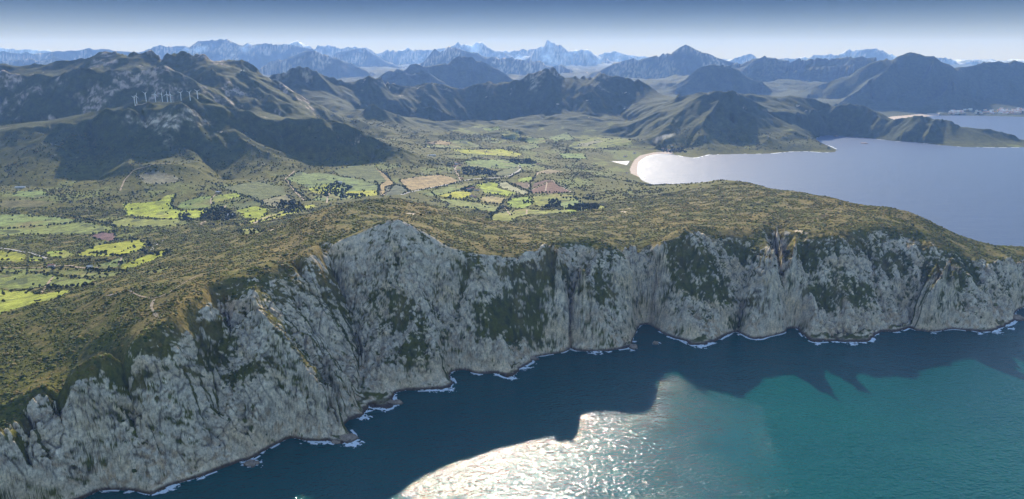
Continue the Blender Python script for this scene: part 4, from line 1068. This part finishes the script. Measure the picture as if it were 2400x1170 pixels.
for w, mt, pts in [
 (9, M_road, [(940,457),(960,451),(1030,437),(1080,425),(1110,420),(1160,418),(1195,413),(1214,402),(1222,394),(1216,388)]),
 (7, M_dirt, [(1080,424),(1072,408),(1066,396),(1072,384)]),
 (7, M_dirt, [(1243,447),(1240,436),(1246,424),(1256,412),(1262,405)]),
 (5, M_dirt, [(1247,445),(1270,434),(1296,423),(1304,432),(1338,451)]),
 (5, M_dirt, [(1282,428),(1278,452)]),
 (2.4, M_dirt, [(300,680),(335,697),(362,703),(400,686),(445,656),(480,641),(560,624),(590,616)]),
 (4, M_dirt, [(362,703),(352,720),(378,745)]),
 (4, M_dirt, [(250,694),(300,681)]),
 (5, M_road, [(0,582),(40,588),(75,594),(110,606)]),
 (5, M_dirt, [(0,628),(60,629),(110,626),(160,622),(185,628),(232,627)]),
 (4, M_dirt, [(272,596),(286,606),(277,622)]),
 (5, M_dirt, [(95,690),(107,672),(112,665),(125,650)]),
 (5, M_dirt, [(495,478),(493,468),(505,457)]), (6, M_dirt, [(508,506),(522,490),(530,482)]),
 (9, M_dirt, [(595,524),(612,515),(630,508),(645,503)]), (5, M_dirt, [(650,502),(700,494),(740,487)]),
 (5, M_dirt, [(282,448),(292,422),(312,400),(350,390),(415,383)]),
 (5, M_dirt, [(690,402),(668,420),(690,448),(715,472)]), (5, M_dirt, [(766,476),(768,460),(775,450)]),
 (6, M_road, [(356,586),(361,578),(368,573)]), (5, M_road, [(380,566),(398,560)]),
 (5, M_dirt, [(475,530),(470,524),(484,518)]),
 (4, M_dirt, [(1180,482),(1190,495),(1197,505)]), (5, M_dirt, [(1234,502),(1235,492)]),
 (6, M_dirt, [(1180,388),(1210,391),(1216,395)]), (6, M_dirt, [(1120,368),(1160,375),(1190,382)]),
 (5, M_dirt, [(0,303),(28,297)]), (6, M_dirt, [(316,250),(332,248),(345,241)]), (5, M_dirt, [(900,458),(915,444)])]:
    ribbon('dirt_track' if mt is M_dirt else 'road', pts, w, mt)

# ------------------------------------------------------------------ houses
M_wall = [simple('lime_plaster', (0.72, 0.68, 0.60), 0.9, 0.06, 0.3), simple('ochre_plaster', (0.56, 0.42, 0.28), 0.9, 0.06, 0.3), simple('pink_plaster', (0.62, 0.44, 0.36), 0.9, 0.06, 0.3)]
M_roof = simple('clay_roof_tiles', (0.42, 0.20, 0.13), 0.9, 0.2, 0.8); M_droof = simple('grey_roof', (0.5, 0.5, 0.5), 0.8, 0.1, 0.8)
M_win = simple('dark_window', (0.04, 0.05, 0.06), 0.3, 0.1); M_wood = simple('painted_door', (0.16, 0.10, 0.07), 0.7, 0.1)
def boxes(name, bl, material, parent=None, link=True):
    V = []; Fa = []
    for (x0, x1, y0, y1, z0, z1) in bl:
        o = len(V); V += [(x, y, z) for z in (z0, z1) for x, y in ((x0, y0), (x1, y0), (x1, y1), (x0, y1))]
        Fa += [(o + 3, o + 2, o + 1, o), (o + 4, o + 5, o + 6, o + 7)] + [(o + i, o + (i + 1) % 4, o + 4 + (i + 1) % 4, o + 4 + i) for i in range(4)]
    return mesh_np(name, np.array(V, float), np.array(Fa), material, False, parent=parent, link=link)
def gable(name, w, d, z, rise, ov, material, parent):
    x, y = w / 2 + ov, d / 2 + ov; t = .25
    V = [(-x, -y, z - .1), (x, -y, z - .1), (x, 0, z + rise), (-x, 0, z + rise), (-x, y, z - .1), (x, y, z - .1),
         (-x, -y, z - .1 + t), (x, -y, z - .1 + t), (x, 0, z + rise + t), (-x, 0, z + rise + t), (-x, y, z - .1 + t), (x, y, z - .1 + t)]
    Fa = [(0, 3, 2, 1), (3, 4, 5, 2), (6, 7, 8, 9), (9, 8, 11, 10), (0, 1, 7, 6), (4, 10, 11, 5), (0, 6, 9, 3), (3, 9, 10, 4), (1, 2, 8, 7), (2, 5, 11, 8)]
    return mesh_np(name, np.array(V, float), np.array(Fa), material, False, parent=parent)
def house(px, py, w, d, h, rz, wm, label, cat='house', group=None, roofm=None, parts=True, scale=1.0):
    g_ = ground_px(px, py)
    if not g_: return
    e = bpy.data.objects.new('house', None); COL.objects.link(e); e.location = (g_[0], g_[1], height(g_[0], g_[1]) - .3); e.rotation_euler = (0, 0, rz); e.scale = (scale,) * 3
    tag(e, label, cat, group)
    rise = d * .22
    wl = boxes('wall', [(-w / 2, w / 2, -d / 2, d / 2, -2.5, h)], wm, e)
    rf = gable('roof', w, d, h, rise, .5, roofm or M_roof, e)
    ge = mesh_np('gable_wall', np.array([(-w/2, -d/2, h), (-w/2, d/2, h), (-w/2, 0, h + rise * .93), (w/2, -d/2, h), (w/2, d/2, h), (w/2, 0, h + rise * .93)], float), np.array([(0, 2, 1), (3, 4, 5)]), wm, False, parent=e)
    boxes('chimney', [(w * .22, w * .22 + .9, -.4, .5, h, h + rise + 1.1)], wm, rf)
    if parts:
        boxes('door', [(-.6, .6, -d / 2 - .08, -d / 2 + .02, 0, 2.3)], M_wood, e)
        nw = max(1, int(w / 5))
        for k in range(nw):
            for sgn in (-1, 1):
                x = sgn * (2.2 + 3.6 * k)
                if abs(x) + .8 > w / 2: continue
                boxes('window', [(x - .6, x + .6, -d / 2 - .06, -d / 2 + .02, 1.0, 2.5)], M_win, e)
    return e
HS = [
 (1070,385,16,9,6,.2,0,'white plaster house at the top of the hamlet street above the fields'),
 (1078,389,12,9,5,-.3,1,'ochre house just below the white one in the hamlet'),
 (1066,391,14,8,5,.5,2,'pinkish house at the left edge of the valley hamlet'),
 (1075,401,13,8,5,.1,0,'small white house beside the dirt street below the hamlet'),
 (1082,420,12,8,4,.6,1,'ochre roadside house where the dirt street meets the road'),
 (1098,446,16,9,6,.3,0,'white farmhouse at the left of the farmyard between green pastures'),
 (1108,443,14,9,5,-.4,1,'ochre farmhouse in the middle of the farmyard between green pastures'),
 (1117,447,18,9,5,.1,0,'long white barn at the right of the farmyard between green pastures'),
 (1104,461,12,8,5,.4,0,'lone white cottage beside the hedge below the farmyard'),
 (1113,463,10,7,4,-.2,2,'pinkish cottage right of the lone white cottage below the farmyard'),
 (1356,493,13,8,4,.3,0,'small white house among trees near the plateau edge'),
 (48,441,34,10,4,.15,0,'long low white shed at the foot of the left hill'),
 (121,625,14,8,4,.2,0,'white cottage beside the pasture track at the lower left'),
 (211,628,12,7,4,-.1,0,'white roofed shed at the end of the pasture track'),
 (797,430,16,9,5,.3,0,'white roofed house among the trees of the wooded pasture'),
 (1012,366,40,12,4,.1,0,'long pale shed on the slope left of the bright green field'),
 (1465,368,18,10,5,.2,0,'white house behind the lagoon'),
 (1487,360,14,9,5,-.3,0,'small white house between the lagoon and the beach'),
 (1468,406,9,7,4,.4,0,'tiny white cabin at the left edge of the beach sand'),
 (1567,354,14,9,6,.2,2,'reddish house behind the right end of the beach'),
 (1553,350,14,9,6,-.3,1,'ochre house among trees below the smoke'),
 (1575,344,12,9,5,.4,0,'white house among trees right of the smoke'),
 (1260,387,14,8,4,.2,0,'white farmhouse at the bend of the valley road'),
 (540,506,16,9,4,.3,0,'pale farm shed beside the farm track left of the bright fields'),
 (512,452,18,8,4,-.3,1,'ochre shed at the top of the farm track'),
 (1800,322,12,8,5,.3,0,'white house alone on the first peninsula slope')]
for hx in HS:
    px, py, w, d, h, rz, wi, lab = hx
    house(px, py, w, d, h, rz, M_wall[wi], lab, 'house', None, M_droof if 'shed' in lab or 'white roofed' in lab else None)
rt = random.Random(21); nt_ = 0
for k in range(170):
    px = rt.choice([rt.uniform(2215, 2400), rt.uniform(2225, 2255), rt.uniform(2310, 2400), rt.uniform(2350, 2400)])
    py = rt.gauss(262.5, 3.2) if px > 2260 else rt.gauss(265, 1.5)
    if not 254 < py < 269: continue
    if nt_ >= 110: break
    e = house(px, py, rt.uniform(14, 30), rt.uniform(11, 15), rt.uniform(6, 13), rt.uniform(-.6, .6), M_wall[rt.choice([0, 0, 0, 1, 2])],
          'small pale building of the distant town on the far shore', 'building', 'buildings of the distant town', rt.choice([M_roof, M_droof, M_droof]), parts=False, scale=1.25)
    nt_ += 1

# ------------------------------------------------------------------ wind turbines on the left hill
M_white = simple('white_turbine_paint', (0.80, 0.80, 0.80), 0.45, 0.03)
def lathe(prof, seg=14, axis=None):
    V = []; Fa = []
    for z, r_ in prof:
        for i in range(seg):
            t = i * 2 * math.pi / seg; V.append((math.cos(t) * r_, math.sin(t) * r_, z))
    for k in range(len(prof) - 1):
        for i in range(seg): Fa.append((k * seg + i, k * seg + (i + 1) % seg, (k + 1) * seg + (i + 1) % seg, (k + 1) * seg + i))
    return np.array(V, float), np.array(Fa)
HUBH, BL = 35.0, 15.5
tw = lathe([(-3, 1.65), (0, 1.6), (HUBH * .5, 1.2), (HUBH - 1.0, .85), (HUBH - .9, .1)])
ME_t = mesh_np('tower', *tw, M_white, True, link=False)
nv, nf = lathe([(-2.9, .2), (-2.8, .9), (-1, 1.25), (2.2, 1.15), (2.8, .7), (2.85, .05)], 12)
nv = np.stack([nv[:, 0], nv[:, 2], nv[:, 1]], 1); ME_n = mesh_np('nacelle', nv, nf[:, ::-1], M_white, True, link=False)
hv, hf = lathe([(-.9, .9), (0, 1.0), (.8, .7), (1.3, .05)], 12); hv = np.stack([hv[:, 0], -hv[:, 2], hv[:, 1]], 1)
ME_h = mesh_np('hub', hv, hf, M_white, True, link=False)
bv_, bf_ = [], []
for k, (z, ch, th_, tw_) in enumerate([(0, .55, .5, 0), (1.5, .6, .45, .1), (3.2, 1.35, .3, .35), (7, 1.0, .2, .2), (12, .62, .12, .08), (BL, .2, .05, 0)]):
    for i in range(8):
        t = i * math.pi / 4; x, y = math.cos(t) * ch * .75 + .1 * ch, math.sin(t) * th_
        bv_.append((x * math.cos(tw_) - y * math.sin(tw_), x * math.sin(tw_) + y * math.cos(tw_), z))
for k in range(5):
    for i in range(8): bf_.append((k * 8 + i, k * 8 + (i + 1) % 8, k * 8 + 8 + (i + 1) % 8, k * 8 + 8 + i))
ME_b = mesh_np('blade', np.array(bv_), np.array(bf_), M_white, True, link=False)
ordw = ['leftmost', 'second from left', 'third from left', 'fourth from left', 'fifth from left', 'sixth from left', 'seventh from left', 'eighth from left', 'ninth from left', 'rightmost']
TB = [(317, 248, -.45, 1.05), (321, 244, .5, .35), (343, 239, -.25, 1.05), (365, 238, .45, .3), (381, 239.5, -.3, .6), (393, 239, .2, .0), (401, 238.6, .1, .0), (425, 237.5, .6, .9), (446, 235.5, -.1, .95), (464, 234, .1, 1.1)]
for k, (px, py, yaw, ph) in enumerate(TB):
    g_ = ground_px(px, py, 2500)
    if not g_ or g_[1] > 3500:
        for dy in range(1, 14):
            g_ = ground_px(px, py + dy, 2500)
            if g_ and g_[1] < 3450: break
    e = bpy.data.objects.new('wind_turbine', None); COL.objects.link(e)
    e.location = (g_[0], g_[1], height(g_[0], g_[1])); e.rotation_euler = (0, 0, yaw)
    print('turbine', k, g_)
    tag(e, 'white wind turbine, %s of the ten on the hill ridge' % ordw[k], 'wind turbine', 'wind turbines along the hill ridge')
    for nm, me, loc in (('tower', ME_t, (0, 0, 0)), ('nacelle', ME_n, (0, 0, HUBH))):
        o = bpy.data.objects.new(nm, me); COL.objects.link(o); o.parent = e; o.location = loc
    hb = bpy.data.objects.new('hub', ME_h); COL.objects.link(hb); hb.parent = e; hb.location = (0, -3.4, HUBH)
    for j in range(3):
        o = bpy.data.objects.new('blade', ME_b); COL.objects.link(o); o.parent = e
        o.location = (0, -3.5, HUBH); o.rotation_euler = (0, ph + j * 2 * math.pi / 3, 0)

# ------------------------------------------------------------------ rocks standing in the sea
M_rock = terrain_mat('sea_rock', (0.6, 0.15), (0.5, 1.0))
def rock_obj(px, py, rx, ry, rz_, label, seed, col_=(0.20, 0.15, 0.11)):
    s, Y, z = at_z(px, py, 0); rg = np.random.default_rng(seed); V = []; Fa = []; nu, nv2 = 22, 12
    for j in range(nv2 + 1):
        ph = math.pi * j / nv2
        for i in range(nu):
            t = 2 * math.pi * i / nu; V.append((math.sin(ph) * math.cos(t), math.sin(ph) * math.sin(t), math.cos(ph)))
    V = np.array(V); o1 = seed * 3.1
    nn = gnoise(V[:, 0] * 1.3 + V[:, 2] + o1, V[:, 1] * 1.3 - V[:, 2] + o1, seed) * .35 + gnoise(V[:, 0] * 3 + o1, V[:, 1] * 3 + V[:, 2] * 2, seed + 1) * .18 + np.abs(gnoise(V[:, 0] * 6 + V[:, 2] * 4, V[:, 1] * 6 + o1, seed + 2)) * .12
    V = V * (1 + nn)[:, None] * np.array((rx, ry, rz_))
    Fa = [(j * nu + i, j * nu + (i + 1) % nu, (j + 1) * nu + (i + 1) % nu, (j + 1) * nu + i) for j in range(nv2) for i in range(nu)]
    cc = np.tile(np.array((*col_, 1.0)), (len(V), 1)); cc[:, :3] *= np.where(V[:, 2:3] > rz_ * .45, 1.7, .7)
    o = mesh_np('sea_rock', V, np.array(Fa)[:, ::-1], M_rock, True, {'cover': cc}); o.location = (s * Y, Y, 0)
    tag(o, label, 'rock', 'rocks standing in the water below the cliffs'); return s * Y, Y
RK = [(1537, 806, 6, 6, 5, 'lone round sea rock in the cove mouth right of centre'), (1484, 816, 8, 9, 7, 'brown rock off the cliff foot left of the cove'),
      (590, 1088, 11, 8, 4, 'low foam ringed rock off the lower left cliff foot'), (815, 1030, 14, 10, 7, 'dark rock at the tip of the left buttress'),
      (1240, 842, 16, 7, 5, 'low ledge rock beside the middle foam patch'), (925, 946, 12, 8, 5, 'brown ledge rock at the second buttress foot'),
      (2385, 748, 14, 12, 8, 'dark rock below the far right headland'), (790, 1036, 9, 7, 3, 'low rock left of the dark rock at the left buttress'),
      (2025, 336.5, 22, 16, 5, 'small reef in the bay before the second peninsula'), (1960, 320, 18, 14, 6, 'rock stack at the inlet between the peninsulas')]
rock_xy = [rock_obj(*r_[:5], r_[5], 3 + i) for i, r_ in enumerate(RK)]
# surf rings and patches where the swell breaks
patches = [(c[0], c[1], 9 + 5 * (i in (2, 3, 9)), i) for i, c in enumerate(rock_xy)]
for i, (px, py, r_) in enumerate([(1035, 912, 20), (1010, 914, 14), (1060, 915, 8), (1225, 862, 18), (1245, 850, 12), (1200, 886, 13), (1165, 878, 8), (1395, 826, 16), (1425, 824, 10), (1645, 812, 16), (1670, 804, 10),
        (855, 978, 14), (825, 1040, 18), (735, 1034, 16), (765, 1036, 10), (900, 960, 13), (1120, 877, 10), (400, 1140, 16), (380, 1152, 12), (470, 1120, 8), (595, 1085, 15), (1735, 784, 9), (1775, 796, 7), (1915, 806, 10), (2000, 806, 12), (2045, 800, 7),
        (2190, 781, 8), (2300, 782, 10), (2340, 780, 12), (2370, 770, 12), (1487, 800, 8), (1750, 790, 6), (1480, 820, 9), (245, 1152, 8), (300, 1152, 8)]):
    s, Y, z = at_z(px, py + 1, 0); patches.append((s * Y, Y, r_ * .9, 100 + i))
V = []; Fa = []
for x, y, r_, sd2 in patches:
    n = max(6, int(r_ / .9)); gx_, gy_ = np.meshgrid(np.linspace(-1.3, 1.3, 2 * n), np.linspace(-1.0, 1.0, 2 * n))
    wx, wy = x + gx_ * r_, y + gy_ * r_ * .8
    a = fbm(wx, wy, 7, 4, 501 + sd2, 0.65); b_ = np.sqrt(gx_ ** 2 + gy_ ** 2) + .25 * gnoise(wx / 6, wy / 6, sd2)
    mk = (a + .55 * (1 - b_) - .12) > 0
    base_i = len(V); V += [(float(p), float(q_), .45 + .5 * abs(float(w_))) for p, q_, w_ in zip(wx.ravel(), wy.ravel(), a.ravel())]
    m2 = 2 * n
    for j in range(m2 - 1):
        for i in range(m2 - 1):
            if mk[j, i] and mk[j, i + 1] and mk[j + 1, i]: Fa.append((base_i + j * m2 + i, base_i + j * m2 + i + 1, base_i + (j + 1) * m2 + i + 1, base_i + (j + 1) * m2 + i))
bf = mesh_np('breaking_surf', np.array(V), np.array(Fa), M_foam); tag(bf, kind='stuff')

# ------------------------------------------------------------------ smoke from the fire behind the beach
g_ = ground_px(1546, 349)
ms = bpy.data.materials.new('smoke'); ms.use_nodes = True; nt = ms.node_tree; N = nt.nodes; L = nt.links; N.clear()
out = N.new('ShaderNodeOutputMaterial'); pv = N.new('ShaderNodeVolumePrincipled'); pv.inputs['Color'].default_value = (.92, .94, .97, 1); pv.inputs['Anisotropy'].default_value = 0.3
tc = N.new('ShaderNodeTexCoord'); nz = N.new('ShaderNodeTexNoise'); nz.inputs['Scale'].default_value = 0.035; nz.inputs['Detail'].default_value = 4
L.new(tc.outputs['Object'], nz.inputs[0])
mr = N.new('ShaderNodeMapRange'); mr.inputs[1].default_value = .42; mr.inputs[2].default_value = .7; mr.inputs[3].default_value = 0; mr.inputs[4].default_value = .016
L.new(nz.outputs[0], mr.inputs[0]); L.new(mr.outputs[0], pv.inputs['Density']); L.new(pv.outputs[0], out.inputs['Volume'])
V = []; Fa = []; seg = 16; prof = [(0, 0, 2), (-8, 10, 6), (-25, 25, 13), (-45, 42, 20), (-50, 62, 30), (-20, 85, 42), (40, 110, 50), (100, 130, 40), (150, 145, 15)]
for k, (dx, dz, r_) in enumerate(prof):
    for i in range(seg):
        t = i * 2 * math.pi / seg; rr_ = r_ * (1 + .25 * math.sin(3 * t + k)); V.append((.6 * (dx + math.cos(t) * rr_), .6 * math.sin(t) * rr_ * .7, .6 * (dz + math.cos(t) * rr_ * -.25)))
Fa = [(k * seg + i, k * seg + (i + 1) % seg, (k + 1) * seg + (i + 1) % seg, (k + 1) * seg + i) for k in range(len(prof) - 1) for i in range(seg)]
nV = len(V); me = bpy.data.meshes.new('smoke_plume'); me.from_pydata(V, [], Fa + [tuple(range(seg))[::-1], tuple(range(nV - seg, nV))]); me.materials.append(ms)
so = bpy.data.objects.new('smoke_plume', me); COL.objects.link(so); so.location = (g_[0], g_[1] + 4, g_[2] + 1)
tag(so, 'thin white smoke rising from the woods behind the beach', 'smoke', kind='stuff')

# ------------------------------------------------------------------ haze
mh = bpy.data.materials.new('haze'); mh.use_nodes = True; nt = mh.node_tree; N = nt.nodes; L = nt.links; N.clear()
out = N.new('ShaderNodeOutputMaterial'); pv = N.new('ShaderNodeVolumePrincipled')
pv.inputs['Color'].default_value = (*HAZE[1], 1); pv.inputs['Density'].default_value = HAZE[0]; pv.inputs['Anisotropy'].default_value = 0.25
pv.inputs['Absorption Color'].default_value = (1, 1, 1, 1)
L.new(pv.outputs[0], out.inputs['Volume'])
hz = boxes('haze', [(-36000, 36000, -3600, 28500, -22, 1100)], mh); tag(hz, kind='stuff')
